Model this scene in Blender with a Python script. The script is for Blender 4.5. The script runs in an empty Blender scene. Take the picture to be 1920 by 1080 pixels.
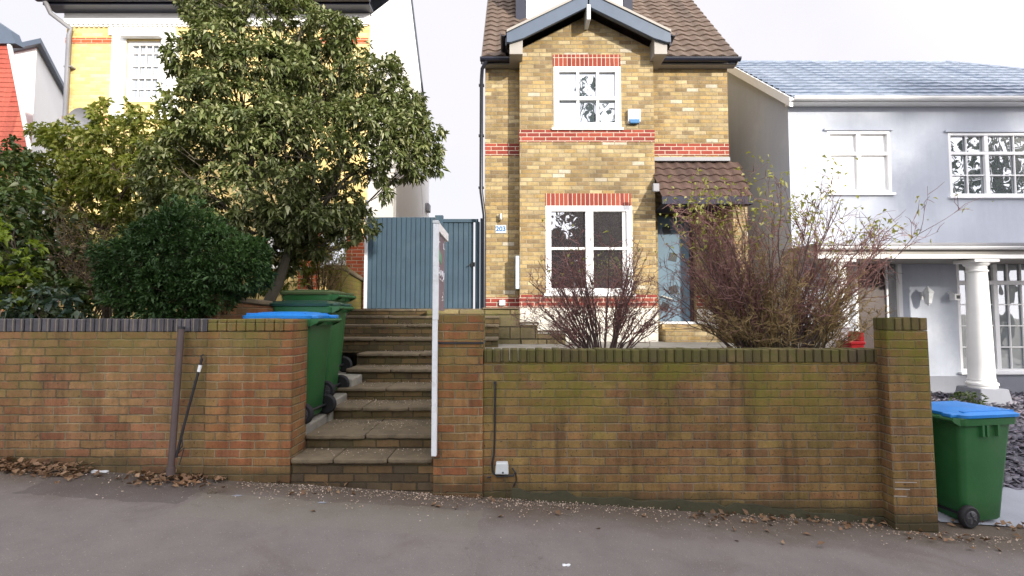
import bpy, bmesh, math, random
import numpy as np
from mathutils import Vector, Matrix, Euler
R = math.radians
S = bpy.context.scene
C = S.collection
rnd = random.Random(7)

# ---------------------------------------------------------------- camera
F = 950.0; TH = math.atan(50.0/F); EYE = 1.6
cam = bpy.data.cameras.new('camera'); co = bpy.data.objects.new('camera', cam); C.objects.link(co)
cam.sensor_width = 36; cam.lens = F/1920*36; cam.clip_start = .05; cam.clip_end = 2000
co.location = (0, 0, EYE); co.rotation_euler = (R(90)+TH, 0, 0)
S.camera = co
def at(px, py, Y):
    """the point at depth Y that was measured at this pixel of the photograph (survey of the place)"""
    a = (px-960)/F; b = (540-py)/F
    dy = math.cos(TH)-b*math.sin(TH); dz = math.sin(TH)+b*math.cos(TH)
    t = Y/dy
    return Vector((a*t, Y, EYE+dz*t))
def AX(px, Y, py=540): return at(px, py, Y).x
def AZ(py, Y): return at(960, py, Y).z
def gz(x): return -.04-.065*x           # the pavement slopes down to the right

# ---------------------------------------------------------------- objects
def tag(o, label=None, cat=None, group=None, kind=None):
    if label: o['label'] = label
    if cat: o['category'] = cat
    if group: o['group'] = group
    if kind: o['kind'] = kind
    return o
def E(name, loc, label, cat, group=None):
    o = bpy.data.objects.new(name, None); C.objects.link(o); o.location = loc
    o.empty_display_size = .1
    return tag(o, label, cat, group)
def origin_of(p):
    v = Vector((0, 0, 0))
    while p is not None:
        v += p.location; p = p.parent
    return v
class MB:
    def __init__(s): s.v = []; s.f = []
    def add(s, vs, fs):
        b = len(s.v); s.v += [tuple(v) for v in vs]; s.f += [tuple(i+b for i in f) for f in fs]; return s
    def quad(s, *p): return s.add(p, [tuple(range(len(p)))])
    def box(s, x0, x1, y0, y1, z0, z1):
        return s.add([(x0,y0,z0),(x1,y0,z0),(x1,y1,z0),(x0,y1,z0),(x0,y0,z1),(x1,y0,z1),(x1,y1,z1),(x0,y1,z1)],
                     [(0,3,2,1),(4,5,6,7),(0,1,5,4),(1,2,6,5),(2,3,7,6),(3,0,4,7)])
    def prism_y(s, poly, y0, y1):               # poly of (x,z)
        n = len(poly)
        return s.add([(x,y0,z) for x,z in poly]+[(x,y1,z) for x,z in poly],
              [tuple(range(n)), tuple(range(2*n-1,n-1,-1))]+[(i,i+n,(i+1)%n+n,(i+1)%n) for i in range(n)])
    def prism_x(s, poly, x0, x1):               # poly of (y,z)
        n = len(poly)
        return s.add([(x0,y,z) for y,z in poly]+[(x1,y,z) for y,z in poly],
              [tuple(range(n-1,-1,-1)), tuple(range(n,2*n))]+[(i,(i+1)%n,(i+1)%n+n,i+n) for i in range(n)])
    def prism_z(s, poly, z0, z1):
        n = len(poly)
        return s.add([(x,y,z0) for x,y in poly]+[(x,y,z1) for x,y in poly],
              [tuple(range(n-1,-1,-1)), tuple(range(n,2*n))]+[(i,(i+1)%n,(i+1)%n+n,i+n) for i in range(n)])
    def tube(s, pts, r, n=8, cap=True):
        pts = [Vector(p) for p in pts]; m = len(pts)
        rs = r if isinstance(r, (list, tuple)) else [r]*m
        b = len(s.v); ref = None
        for i, p in enumerate(pts):
            t = (pts[min(i+1,m-1)]-pts[max(i-1,0)]).normalized()
            if ref is None:
                ref = t.orthogonal().normalized()
            else:
                ref = (ref-t*ref.dot(t))
                ref = ref.normalized() if ref.length > 1e-6 else t.orthogonal().normalized()
            w = t.cross(ref)
            for k in range(n):
                a = 2*math.pi*k/n
                s.v.append(tuple(p+(ref*math.cos(a)+w*math.sin(a))*rs[i]))
        for i in range(m-1):
            for k in range(n):
                a = b+i*n+k; c = b+i*n+(k+1)%n
                s.f.append((a, c, c+n, a+n))
        if cap and n > 3:
            s.f.append(tuple(b+k for k in range(n-1,-1,-1))); s.f.append(tuple(b+(m-1)*n+k for k in range(n)))
        return s
    def lathe(s, c, prof, n=24, axis='z'):
        b = len(s.v); c = Vector(c)
        for r, h in prof:
            for k in range(n):
                a = 2*math.pi*k/n; x, y = r*math.cos(a), r*math.sin(a)
                s.v.append(tuple(c+(Vector((x,y,h)) if axis == 'z' else Vector((x,h,y)) if axis == 'y' else Vector((h,x,y)))))
        for i in range(len(prof)-1):
            for k in range(n):
                a = b+i*n+k; d = b+i*n+(k+1)%n
                s.f.append((a, d, d+n, a+n))
        s.f.append(tuple(b+k for k in range(n-1,-1,-1))); s.f.append(tuple(b+(len(prof)-1)*n+k for k in range(n)))
        return s
    def build(s, name, mat, parent=None, smooth=False, bevel=0, seg=1, uvrot=False):
        me = bpy.data.meshes.new(name)
        o = origin_of(parent)
        me.from_pydata([(x-o.x,y-o.y,z-o.z) for x,y,z in s.v], [], s.f)
        if bevel:
            bm = bmesh.new(); bm.from_mesh(me)
            bmesh.ops.bevel(bm, geom=[e for e in bm.edges if len(e.link_faces)==2 and e.calc_face_angle(0) > .5],
                            offset=bevel, segments=seg, profile=.5, affect='EDGES', clamp_overlap=True)
            bm.to_mesh(me); bm.free()
        if smooth:
            me.polygons.foreach_set('use_smooth', [True]*len(me.polygons))
            if smooth != 2:
                me.update()
                try: me.set_sharp_from_angle(angle=R(40))
                except Exception: pass
        uv = me.uv_layers.new(name='uv')
        vs = me.vertices; data = uv.data
        for p in me.polygons:
            nx, ny, nz = abs(p.normal.x), abs(p.normal.y), abs(p.normal.z)
            for li in p.loop_indices:
                q = vs[me.loops[li].vertex_index].co
                x, y, z = q.x+o.x, q.y+o.y, q.z+o.z
                if nz > .75: w = (x, y)
                elif nx > ny: w = (y, z)
                else: w = (x, z)
                data[li].uv = (w[1], w[0]) if uvrot else w
        if mat: me.materials.append(mat)
        ob = bpy.data.objects.new(name, me); C.objects.link(ob)
        if parent is not None: ob.parent = parent
        return ob
def copy_tree(o, parent=None):
    c = o.copy(); C.objects.link(c)
    if parent is not None: c.parent = parent
    for ch in o.children: copy_tree(ch, c)
    return c
def text_mesh(name, body, size, mat, parent, M, bold=0):
    cu = bpy.data.curves.new(name, 'FONT'); cu.body = body; cu.size = size; cu.extrude = .0008; cu.offset = bold
    cu.align_x = 'CENTER'; cu.align_y = 'CENTER'
    t = bpy.data.objects.new(name, cu); C.objects.link(t)
    dg = bpy.context.evaluated_depsgraph_get()
    me = bpy.data.meshes.new_from_object(t.evaluated_get(dg))
    bpy.data.objects.remove(t); me.name = name
    o = origin_of(parent)
    me.transform(Matrix.Translation(-o) @ M)
    me.materials.clear(); me.materials.append(mat)
    ob = bpy.data.objects.new(name, me); C.objects.link(ob); ob.parent = parent
    return ob

# ---------------------------------------------------------------- materials
class G:
    def __init__(s, name):
        s.m = bpy.data.materials.new(name); s.m.use_nodes = True
        s.nt = s.m.node_tree; s.b = s.nt.nodes['Principled BSDF']; s.out = s.nt.nodes['Material Output']
    def set(s, sock, v):
        if isinstance(v, bpy.types.NodeSocket): s.nt.links.new(v, sock)
        else:
            if isinstance(v, (tuple, list)) and len(v) == 3 and sock.type == 'RGBA': v = (*v, 1)
            sock.default_value = v
    def n(s, t, **kw):
        nd = s.nt.nodes.new('ShaderNode'+t)
        for k, v in kw.items(): setattr(nd, k, v)
        return nd
    def math(s, op, a, b=0., c=0.):
        nd = s.n('Math', operation=op)
        s.set(nd.inputs[0], a); s.set(nd.inputs[1], b); s.set(nd.inputs[2], c)
        return nd.outputs[0]
    def mix(s, f, a, b, blend='MIX'):
        nd = s.n('Mix', data_type='RGBA', blend_type=blend)
        s.set(nd.inputs['Factor'], f); s.set(nd.inputs[6], a); s.set(nd.inputs[7], b)
        return nd.outputs[2]
    def noise(s, vec, scale, detail=3, rough=.55, dist=0):
        nd = s.n('TexNoise'); s.set(nd.inputs['Vector'], vec)
        nd.inputs['Scale'].default_value = scale; nd.inputs['Detail'].default_value = detail
        nd.inputs['Roughness'].default_value = rough; nd.inputs['Distortion'].default_value = dist
        return nd.outputs['Fac']
    def mapr(s, v, a, b, c=0., d=1., smooth=False):
        nd = s.n('MapRange')
        if smooth: nd.interpolation_type = 'SMOOTHSTEP'
        for i, q in enumerate((v, a, b, c, d)): s.set(nd.inputs[i], q)
        return nd.outputs[0]
    def ramp(s, f, cols, const=False):
        nd = s.n('ValToRGB'); s.set(nd.inputs[0], f); e = nd.color_ramp
        if const: e.interpolation = 'CONSTANT'
        k = len(cols)
        for i, c in enumerate(cols):
            p = i/(k if const else max(1, k-1))
            el = e.elements[i] if i < 2 else e.elements.new(p)
            el.position = p; el.color = (*c, 1)
        return nd.outputs[0]
    def sep(s, v):
        nd = s.n('SeparateXYZ'); s.set(nd.inputs[0], v); return nd.outputs
    def comb(s, x, y, z=0.):
        nd = s.n('CombineXYZ'); s.set(nd.inputs[0], x); s.set(nd.inputs[1], y); s.set(nd.inputs[2], z); return nd.outputs[0]
    def uv(s): return s.n('TexCoord').outputs['UV']
    def obj(s): return s.n('TexCoord').outputs['Object']
    def pos(s): return s.n('NewGeometry').outputs['Position']
    def white(s, v, dim='2D'):
        nd = s.n('TexWhiteNoise', noise_dimensions=dim); s.set(nd.inputs['Vector'], v); return nd.outputs['Value']
    def bump(s, h, dist=.01, strength=1.):
        nd = s.n('Bump'); s.set(nd.inputs['Height'], h); nd.inputs['Distance'].default_value = dist
        nd.inputs['Strength'].default_value = strength
        s.nt.links.new(nd.outputs[0], s.b.inputs['Normal'])
    def fin(s, col=None, rough=None, spec=None, metal=None):
        if col is not None: s.set(s.b.inputs['Base Color'], col)
        if rough is not None: s.set(s.b.inputs['Roughness'], rough)
        if spec is not None: s.set(s.b.inputs['Specular IOR Level'], spec)
        if metal is not None: s.set(s.b.inputs['Metallic'], metal)
        return s.m

def brick(name, cols, mortar, bw=.225, bh=.075, mt=.011, moss=None, depth=.006, pale=0, palecol=(.6,.55,.44), stain=.35,
          mottle=.45, wob=.004, soot=None, seed=0., bond=True, zone=0., pits=0., mort2=None, streak=0.):
    g = G(name); uv = g.uv(); P = g.pos()
    o = g.sep(uv)
    wv = g.math('MULTIPLY', g.math('SUBTRACT', g.noise(P, 7, 2), .5), wob*2)
    u = g.math('ADD', o[0], g.math('ADD', wv, 50.)); v = g.math('ADD', g.math('ADD', o[1], wv), 20.+seed)
    vr = g.math('DIVIDE', v, bh); row = g.math('FLOOR', vr)
    off = g.math('MULTIPLY', g.math('FRACT', g.math('MULTIPLY', row, .5)), 1. if bond else 0.)
    jit = g.math('MULTIPLY', g.white(g.comb(row, 3.7)), .12)
    uu = g.math('ADD', g.math('ADD', g.math('DIVIDE', u, bw), off), jit); col = g.math('FLOOR', uu)
    fu = g.math('FRACT', uu); fv = g.math('FRACT', vr)
    mu = g.math('MULTIPLY', g.math('MINIMUM', fu, g.math('SUBTRACT', 1., fu)), bw)
    mv = g.math('MULTIPLY', g.math('MINIMUM', fv, g.math('SUBTRACT', 1., fv)), bh)
    fine = g.noise(P, 60, 3, .6)
    d = g.math('ADD', g.math('MINIMUM', mu, mv), g.math('MULTIPLY', g.math('SUBTRACT', fine, .5), .006))
    m = g.mapr(d, mt/2-.002, mt/2+.003)
    idv = g.white(g.comb(col, row))
    if zone:                                     # colour drifts over the wall, bricks vary round it
        zn = g.noise(P, .9, 4, .6, .5)
        t = g.math('ADD', g.math('ADD', .5, g.math('MULTIPLY', g.math('SUBTRACT', idv, .5), .62)), g.math('MULTIPLY', g.math('SUBTRACT', zn, .5), zone))
        bc = g.ramp(t, cols)
    else: bc = g.ramp(idv, cols, True)
    id2 = g.white(g.comb(row, col))
    bc = g.mix(1., bc, g.ramp(id2, [(.82,.82,.82),(1.12,1.12,1.12)]), 'MULTIPLY')
    if pale:
        pm = g.math('GREATER_THAN', g.white(g.comb(g.math('ADD', col, 11.3), row)), 1-pale)
        bc = g.mix(pm, bc, palecol)
    mid = g.noise(P, 14, 4, .65)
    bc = g.mix(1., bc, g.ramp(g.math('ADD', g.math('MULTIPLY', mid, .6), g.math('MULTIPLY', fine, .4)),
               [(1-mottle*1.6,)*3, (1,1,1), (1+mottle*1.2,)*3]), 'MULTIPLY')
    if pits:
        pt = g.mapr(g.noise(P, 42, 2, .5), .66, .72)
        bc = g.mix(g.math('MULTIPLY', pt, pits), bc, (.035,.028,.02))
    if mort2: mortar = g.mix(g.mapr(g.noise(P, 1.6, 4, .65), .42, .62), mortar, mort2)
    c = g.mix(m, g.mix(1., mortar, g.ramp(fine, [(.6,.6,.6),(1.3,1.3,1.3)]), 'MULTIPLY'), bc)
    big = g.noise(P, 1.1, 4, .6)
    c = g.mix(1., c, g.ramp(big, [(1-stain*1.5,)*3, (1,1,1), (1+stain*.8,)*3]), 'MULTIPLY')
    if streak:                                   # rain streaks run down the face
        q = g.n('VectorMath', operation='MULTIPLY'); g.set(q.inputs[0], P); q.inputs[1].default_value = (5., 5., .55)
        sk = g.noise(q.outputs[0], 1., 5, .7)
        c = g.mix(1., c, g.ramp(g.mapr(sk, .3, .7), [(1-streak,)*3, (1,1,1), (1+streak*.45,)*3]), 'MULTIPLY')
    if moss:                                     # (z low, z high, amount, colour)
        for (z0, z1, am, mc) in moss:
            h = g.mapr(g.sep(P)[2], z0, z1, 0, 1)
            k = g.math('MULTIPLY', g.mapr(g.math('ADD', g.noise(P, 1.9, 6, .72, .5), g.math('MULTIPLY', h, .2)), .56, .74, 0, 1), g.math('MULTIPLY', h, am))
            k = g.math('MULTIPLY', k, g.mapr(g.noise(P, 25, 3, .6), .3, .6, .45, 1.))
            c = g.mix(k, c, mc)
    if soot:                                     # damp / grime band: (z low, z high, amount, slope)
        z0, z1, am, sl = soot
        zz = g.math('ADD', g.sep(P)[2], g.math('MULTIPLY', g.sep(P)[0], sl))
        k = g.math('MULTIPLY', g.mapr(g.math('ADD', zz, g.math('MULTIPLY', g.math('SUBTRACT', g.noise(P, 4, 4, .6), .5), .25)), z1, z0), am)
        c = g.mix(k, c, (.045,.04,.02))
    g.bump(g.math('ADD', g.math('MULTIPLY', m, 1.), g.math('MULTIPLY', g.math('ADD', fine, mid), .28)), depth)
    return g.fin(c, .9, .25)

def paint(name, col, rough=.5, var=.12, sc=6, dirt=None, bump=.0015, spec=.4, metal=0, fine=0):
    g = G(name); P = g.obj()
    nz = g.noise(P, sc, 5, .6)
    c = g.mix(1., col, g.ramp(nz, [(1-var*1.6,)*3, (1,1,1), (1+var,)*3]), 'MULTIPLY')
    if dirt:
        c = g.mix(g.mapr(g.noise(P, sc*.6, 6, .75), .5, .75, 0, .7), c, dirt)
    if fine:
        c = g.mix(1., c, g.ramp(g.noise(P, 150, 2), [(1-fine,)*3, (1+fine,)*3]), 'MULTIPLY')
    g.bump(g.noise(P, 40, 4, .6), bump, .6)
    return g.fin(c, g.mapr(nz, .2, .8, rough*.85, min(1, rough*1.15)), spec, metal)

def glass_mat(name, tint=(.02,.025,.03), refl=.5, rough=.01):
    g = G(name)
    gl = g.n('BsdfGlossy'); gl.inputs['Roughness'].default_value = rough; gl.inputs['Color'].default_value = (.95,.97,1,1)
    g.fin(tint, .3, .5)
    P = g.obj(); bp = g.n('Bump'); g.set(bp.inputs['Height'], g.noise(P, 1.6, 2)); bp.inputs['Distance'].default_value = .005
    g.nt.links.new(bp.outputs[0], gl.inputs['Normal'])
    fr = g.n('Fresnel'); fr.inputs['IOR'].default_value = 1.5
    mx = g.n('MixShader'); g.set(mx.inputs[0], g.math('MINIMUM', g.math('ADD', fr.outputs[0], refl), 1.))
    g.nt.links.new(g.b.outputs[0], mx.inputs[1]); g.nt.links.new(gl.outputs[0], mx.inputs[2])
    g.nt.links.new(mx.outputs[0], g.out.inputs[0])
    return g.m

def leaf_mat(name, cols, rough=.45, trans=.25, spec=.4, zone=2.2):
    g = G(name)
    ri = g.n('NewGeometry').outputs['Random Per Island']
    c = g.ramp(ri, cols)
    if zone: c = g.mix(1., c, g.ramp(g.noise(g.pos(), zone, 3, .6), [(.62,.66,.60),(1,1,1),(1.5,1.42,1.35)]), 'MULTIPLY')
    g.fin(c, rough, spec)
    tr = g.n('BsdfTranslucent'); g.set(tr.inputs[0], g.mix(1., c, (1.2,1.3,.6), 'MULTIPLY'))
    mx = g.n('MixShader'); mx.inputs[0].default_value = trans
    g.nt.links.new(g.b.outputs[0], mx.inputs[1]); g.nt.links.new(tr.outputs[0], mx.inputs[2])
    g.nt.links.new(mx.outputs[0], g.out.inputs[0])
    return g.m

def render_wall(name, col, var=.1, patch=None, bump=.004):
    g = G(name); P = g.pos()
    n1 = g.noise(P, .8, 5, .6); n2 = g.noise(P, 9, 4, .7)
    c = g.mix(1., col, g.ramp(n1, [(1-var*1.5,)*3, (1,1,1), (1+var,)*3]), 'MULTIPLY')
    c = g.mix(1., c, g.ramp(n2, [(1-var*.6,)*3, (1+var*.5,)*3]), 'MULTIPLY')
    q = g.n('VectorMath', operation='MULTIPLY'); g.set(q.inputs[0], P); q.inputs[1].default_value = (7., 7., .5)
    c = g.mix(1., c, g.ramp(g.mapr(g.noise(q.outputs[0], 1., 5, .7), .35, .65), [(1-var*.4,)*3, (1+var*.15,)*3]), 'MULTIPLY')
    if patch: c = g.mix(g.mapr(g.noise(P, 1.4, 6, .7), .55, .72, 0, .6), c, patch)
    g.bump(g.math('ADD', g.noise(P, 90, 3, .7), n2), bump, .7)
    return g.fin(c, .85, .25)

def tile_mat(name, cols, lichen=None, rough=.75):
    g = G(name); uv = g.uv(); P = g.pos(); o = g.sep(uv)
    idv = g.white(g.comb(g.math('FLOOR', g.math('DIVIDE', o[0], .3)), g.math('FLOOR', g.math('DIVIDE', o[1], 1.))))
    c = g.ramp(idv, cols)
    nz = g.noise(P, 22, 5, .7)
    c = g.mix(1., c, g.ramp(nz, [(.55,.55,.55),(1,1,1),(1.4,1.4,1.4)]), 'MULTIPLY')
    if lichen: c = g.mix(g.mapr(g.noise(P, 7, 6, .75), .54, .7, 0, .7), c, lichen)
    g.bump(nz, .004)
    return g.fin(c, rough, .35)

BR = {}
stock = [(0.321,0.237,0.111),(0.288,0.209,0.101),(0.367,0.280,0.144),(0.243,0.170,0.082),(0.338,0.253,0.119),(0.305,0.231,0.125),(0.395,0.313,0.175),(0.265,0.189,0.087),(0.327,0.226,0.095),(0.214,0.154,0.082)]
BR['stock'] = brick('yellow_stock_brick', stock, (.275,.23,.155), pale=.014, palecol=(.42,.37,.28), stain=.3, mottle=.55, wob=.005, pits=.35, streak=.2)
reds = [(.25,.05,.034),(.22,.042,.03),(.28,.062,.04),(.20,.04,.032)]
BR['red'] = brick('red_band_brick', reds, (.55,.46,.36), mt=.012, stain=.12, mottle=.25)
BR['red_soldier'] = brick('red_soldier_brick', reds, (.55,.46,.36), bw=.078, bh=3., mt=.012, stain=.12, mottle=.25, seed=.7, bond=False)
street = [(0.152,0.107,0.034),(0.200,0.133,0.046),(0.176,0.111,0.041),(0.200,0.118,0.045),(0.184,0.096,0.041),(0.156,0.092,0.046),(0.132,0.081,0.046)]
MOSS = (.145,.135,.016)
BR['street'] = brick('street_wall_brick', street, (.15,.115,.065), moss=[(.3,1.25,1.,MOSS),(-.4,1.6,.35,(.075,.08,.022))], soot=(.0,.16,.9,.065), stain=.42, mottle=.55, zone=1.1, pits=.8, wob=.007, streak=.5, mort2=(.19,.145,.095))
BR['street_left'] = brick('street_wall_brick_left', [(0.165,0.114,0.046),(0.202,0.127,0.054),(0.224,0.131,0.057),(0.210,0.110,0.054),(0.216,0.092,0.046),(0.165,0.088,0.057)],
     (.25,.20,.12), moss=[(.2,1.5,.8,(.13,.115,.03))], soot=(.02,.14,.6,.065), stain=.42, mottle=.5, zone=1.1, pits=.6, wob=.007, streak=.4, mort2=(.10,.08,.05))
BR['pier'] = brick('gate_pier_brick', [(0.175,0.119,0.045),(0.212,0.130,0.052),(0.219,0.119,0.048),(0.227,0.101,0.041),(0.212,0.081,0.036),(0.154,0.081,0.045)],
     (.25,.19,.11), moss=[(.6,1.55,.95,(.13,.12,.03))], soot=(.05,.16,.7,.065), stain=.42, mottle=.5, zone=1.2, pits=.6, wob=.007, streak=.45, mort2=(.12,.09,.055))
BR['coping'] = brick('soldier_coping_brick', [(.12,.085,.04),(.10,.075,.035),(.135,.10,.045),(.09,.07,.04)], (.07,.055,.03), bw=.078, bh=3., mt=.013,
     moss=[(.5,1.3,.8,(.085,.085,.022))], seed=.9, bond=False)
BR['blue_coping'] = brick('engineering_brick_coping', [(.085,.08,.088),(.07,.066,.072),(.098,.09,.095)], (.19,.165,.13), bw=.078, bh=3., mt=.012, stain=.2, seed=.9, bond=False)
BR['steps'] = brick('step_riser_brick', [(.10,.066,.033),(.08,.055,.03),(.125,.078,.037),(.07,.05,.03)], (.05,.04,.025), moss=[(-.3,.6,.35,(.09,.085,.025))], stain=.5, soot=None)
BR['yellow_house'] = brick('gault_yellow_brick', [(0.757,0.562,0.225),(0.708,0.510,0.195),(0.795,0.614,0.285),(0.728,0.541,0.225)], (.80,.62,.26), mt=.009, depth=.003, stain=.22, mottle=.2)
BR['orange'] = brick('orange_red_brick', [(.52,.115,.045),(.47,.10,.04),(.56,.14,.06)], (.62,.48,.34), stain=.1, mottle=.2)
BR['garden_red'] = brick('garden_wall_red_brick', [(.27,.10,.05),(.23,.085,.045),(.30,.12,.055),(.2,.1,.05)], (.2,.14,.09), stain=.35, moss=[(.9,1.8,.5,(.12,.105,.04))])
BR['stone'] = brick('mossy_stone_block', [(.19,.145,.075),(.16,.125,.07),(.22,.17,.09),(.14,.115,.06)], (.06,.05,.03), bw=.42, bh=.2, mt=.02,
     moss=[(.7,1.8,.7,(.12,.115,.03))], depth=.02, stain=.4)
M = {}
M['white'] = paint('white_upvc', (.80,.80,.80), .35, .04)
M['white_gloss'] = paint('white_painted_render', (.82,.82,.80), .5, .05)
M['white_dirty'] = paint('white_painted_timber', (.66,.68,.70), .5, .12, 9, dirt=(.3,.3,.28))
M['cream'] = render_wall('white_painted_plinth', (.74,.71,.62), .1, patch=(.55,.50,.40))
M['flank'] = render_wall('white_rendered_flank', (.82,.81,.80), .04)
M['greyhouse'] = render_wall('pale_grey_render', (.44,.47,.53), .1, patch=(.54,.565,.60))
M['plinth_grey'] = render_wall('grey_painted_plinth', (.23,.24,.27), .1)
M['slate_paint'] = paint('blue_grey_gate_paint', (.036,.068,.098), .65, .25, 3, dirt=(.065,.105,.135))
M['barge'] = paint('blue_grey_bargeboard_paint', (.075,.10,.14), .42, .12, 4)
M['navy'] = paint('dark_navy_gutter', (.018,.02,.035), .3, .1)
M['blackpipe'] = paint('black_pipe', (.02,.022,.03), .35, .1)
M['greypipe'] = paint('grey_downpipe', (.22,.22,.235), .5, .1)
M['soffit'] = paint('soffit_board', (.30,.28,.25), .55, .08)
M['fascia_dark'] = paint('dark_porch_fascia', (.04,.04,.055), .8, .12, spec=.15)
M['glass'] = glass_mat('window_glass', (.03,.05,.058), .36)
M['glass_dark'] = glass_mat('dark_window_glass', (.02,.014,.018), .34)
M['glass_door'] = glass_mat('small_door_glass', (.03,.035,.04), .06)
M['glass_grey'] = glass_mat('curtained_window_glass', (.14,.17,.18), .22)
M['door'] = paint('pale_blue_door_paint', (.12,.18,.23), .6, .1, 3, spec=.2)
M['black'] = paint('black_metal', (.015,.015,.018), .45, .2)
M['rubber'] = paint('black_rubber', (.012,.012,.014), .75, .2)
M['green'] = paint('green_bin_plastic', (.022,.108,.032), .42, .22, 5, dirt=(.055,.12,.05), fine=.1)
M['green_dark'] = paint('dark_green_lid_plastic', (.012,.05,.035), .42, .15, 5, dirt=(.05,.10,.06))
M['green_olive'] = paint('weathered_green_lid_plastic', (.055,.085,.030), .6, .25, 6, dirt=(.09,.10,.05))
M['bluelid'] = paint('blue_lid_plastic', (.016,.20,.60), .45, .18, 5, dirt=(.06,.22,.50), fine=.08)
M['concrete'] = paint('worn_concrete', (.25,.235,.20), .85, .3, 5, dirt=(.10,.085,.05), bump=.006, fine=.2)
M['tread'] = paint('worn_stone_tread', (.135,.105,.066), .9, .5, 6, dirt=(.045,.038,.02), bump=.008, fine=.25)
M['tile'] = tile_mat('concrete_roof_tile', [(.098,.068,.05),(.12,.083,.062),(.08,.055,.042),(.14,.10,.075)], lichen=(.17,.15,.115))
M['tile_porch'] = tile_mat('brown_porch_tile', [(.068,.040,.031),(.084,.05,.038),(.055,.034,.028)], lichen=(.115,.082,.055))
M['tile_red'] = tile_mat('red_clay_tile', [(.34,.075,.05),(.29,.06,.042),(.39,.10,.065),(.25,.055,.04)], rough=.85)
M['tile_grey'] = tile_mat('grey_slate_tile', [(.20,.24,.31),(.25,.29,.36),(.16,.20,.27)], lichen=(.34,.38,.42), rough=.5)
M['bark'] = paint('bark', (.085,.065,.045), .9, .4, 12, bump=.01)
M['bark_grey'] = paint('mossy_grey_bark', (.07,.06,.042), .9, .4, 12, dirt=(.06,.065,.03), bump=.01)
M['pole'] = paint('brown_metal_post', (.075,.052,.048), .6, .25, 8)
M['red_plastic'] = paint('red_plastic', (.55,.015,.02), .4, .08)
M['purple'] = paint('dark_mauve_board', (.13,.085,.125), .45, .08)
M['letter_white'] = paint('white_lettering', (.8,.8,.82), .5, .02)
M['letter_green'] = paint('green_mark', (.08,.32,.18), .5, .05)
M['letter_blue'] = paint('blue_lettering', (.03,.10,.26), .5, .05)
M['plate'] = paint('pale_blue_plate', (.55,.66,.74), .4, .05)
M['box_grey'] = paint('pale_grey_plastic', (.50,.53,.54), .5, .08)
M['brass'] = paint('dull_metal_lamp', (.45,.42,.36), .35, .1, metal=.6)
M['blue_plastic'] = paint('blue_alarm_cover', (.02,.13,.30), .35, .05)
M['soil'] = paint('dark_soil', (.055,.042,.028), .95, .4, 6, bump=.03)
M['brown_door'] = paint('dark_brown_door', (.045,.026,.024), .4, .15)
M['curtain'] = paint('net_curtain', (.5,.5,.5), .8, .1)
EXPO = 1.25; SUN = 2.7; SKYV = 4.1; SKYV2 = 13.
# ---------------------------------------------------------------- shared builders
def wall_holes(mb, x0, x1, z0, z1, y, holes, rev=.1):
    xs = sorted({x0, x1, *[h[0] for h in holes], *[h[1] for h in holes]})
    zs = sorted({z0, z1, *[h[2] for h in holes], *[h[3] for h in holes]})
    for i in range(len(xs)-1):
        for j in range(len(zs)-1):
            cx, cz = (xs[i]+xs[i+1])/2, (zs[j]+zs[j+1])/2
            if any(h[0] < cx < h[1] and h[2] < cz < h[3] for h in holes): continue
            mb.quad((xs[i],y,zs[j]), (xs[i+1],y,zs[j]), (xs[i+1],y,zs[j+1]), (xs[i],y,zs[j+1]))
    for a, b, c, d in holes:
        mb.quad((a,y,c),(a,y,d),(a,y+rev,d),(a,y+rev,c)); mb.quad((b,y,c),(b,y+rev,c),(b,y+rev,d),(b,y,d))
        mb.quad((a,y,c),(a,y+rev,c),(b,y+rev,c),(b,y,c)); mb.quad((a,y,d),(b,y,d),(b,y+rev,d),(a,y+rev,d))
    return mb
def window(root, x0, x1, z0, z1, y, fw, bars, frame_m, glass_m, sill=None, name='window', dep=.07, label=None):
    """frame (one part) > pane, sill. bars: ('v'|'h', position, width, from, to)"""
    f = MB()
    f.box(x0,x1,y,y+dep,z0,z0+fw); f.box(x0,x1,y,y+dep,z1-fw,z1)
    f.box(x0,x0+fw,y,y+dep,z0+fw,z1-fw); f.box(x1-fw,x1,y,y+dep,z0+fw,z1-fw)
    for k, p, w, a, b in bars:
        d = .006 if w > .03 else .022
        if k == 'v': f.box(p-w/2,p+w/2,y+d,y+dep-.012-d*.3,a,b)
        else: f.box(a,b,y+d+.003,y+dep-.014-d*.3,p-w/2,p+w/2)
    fr = f.build(name, frame_m, root, bevel=.004)
    if label: fr['label'] = label
    MB().box(x0+fw*.6,x1-fw*.6,y+dep-.012,y+dep+.004,z0+fw*.6,z1-fw*.6).build('pane', glass_m, fr)
    if sill:
        MB().box(x0-.04,x1+.04,y-sill,y+.02,z0-.045,z0-.002).build('sill', frame_m, fr, bevel=.006)
    return fr
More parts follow.
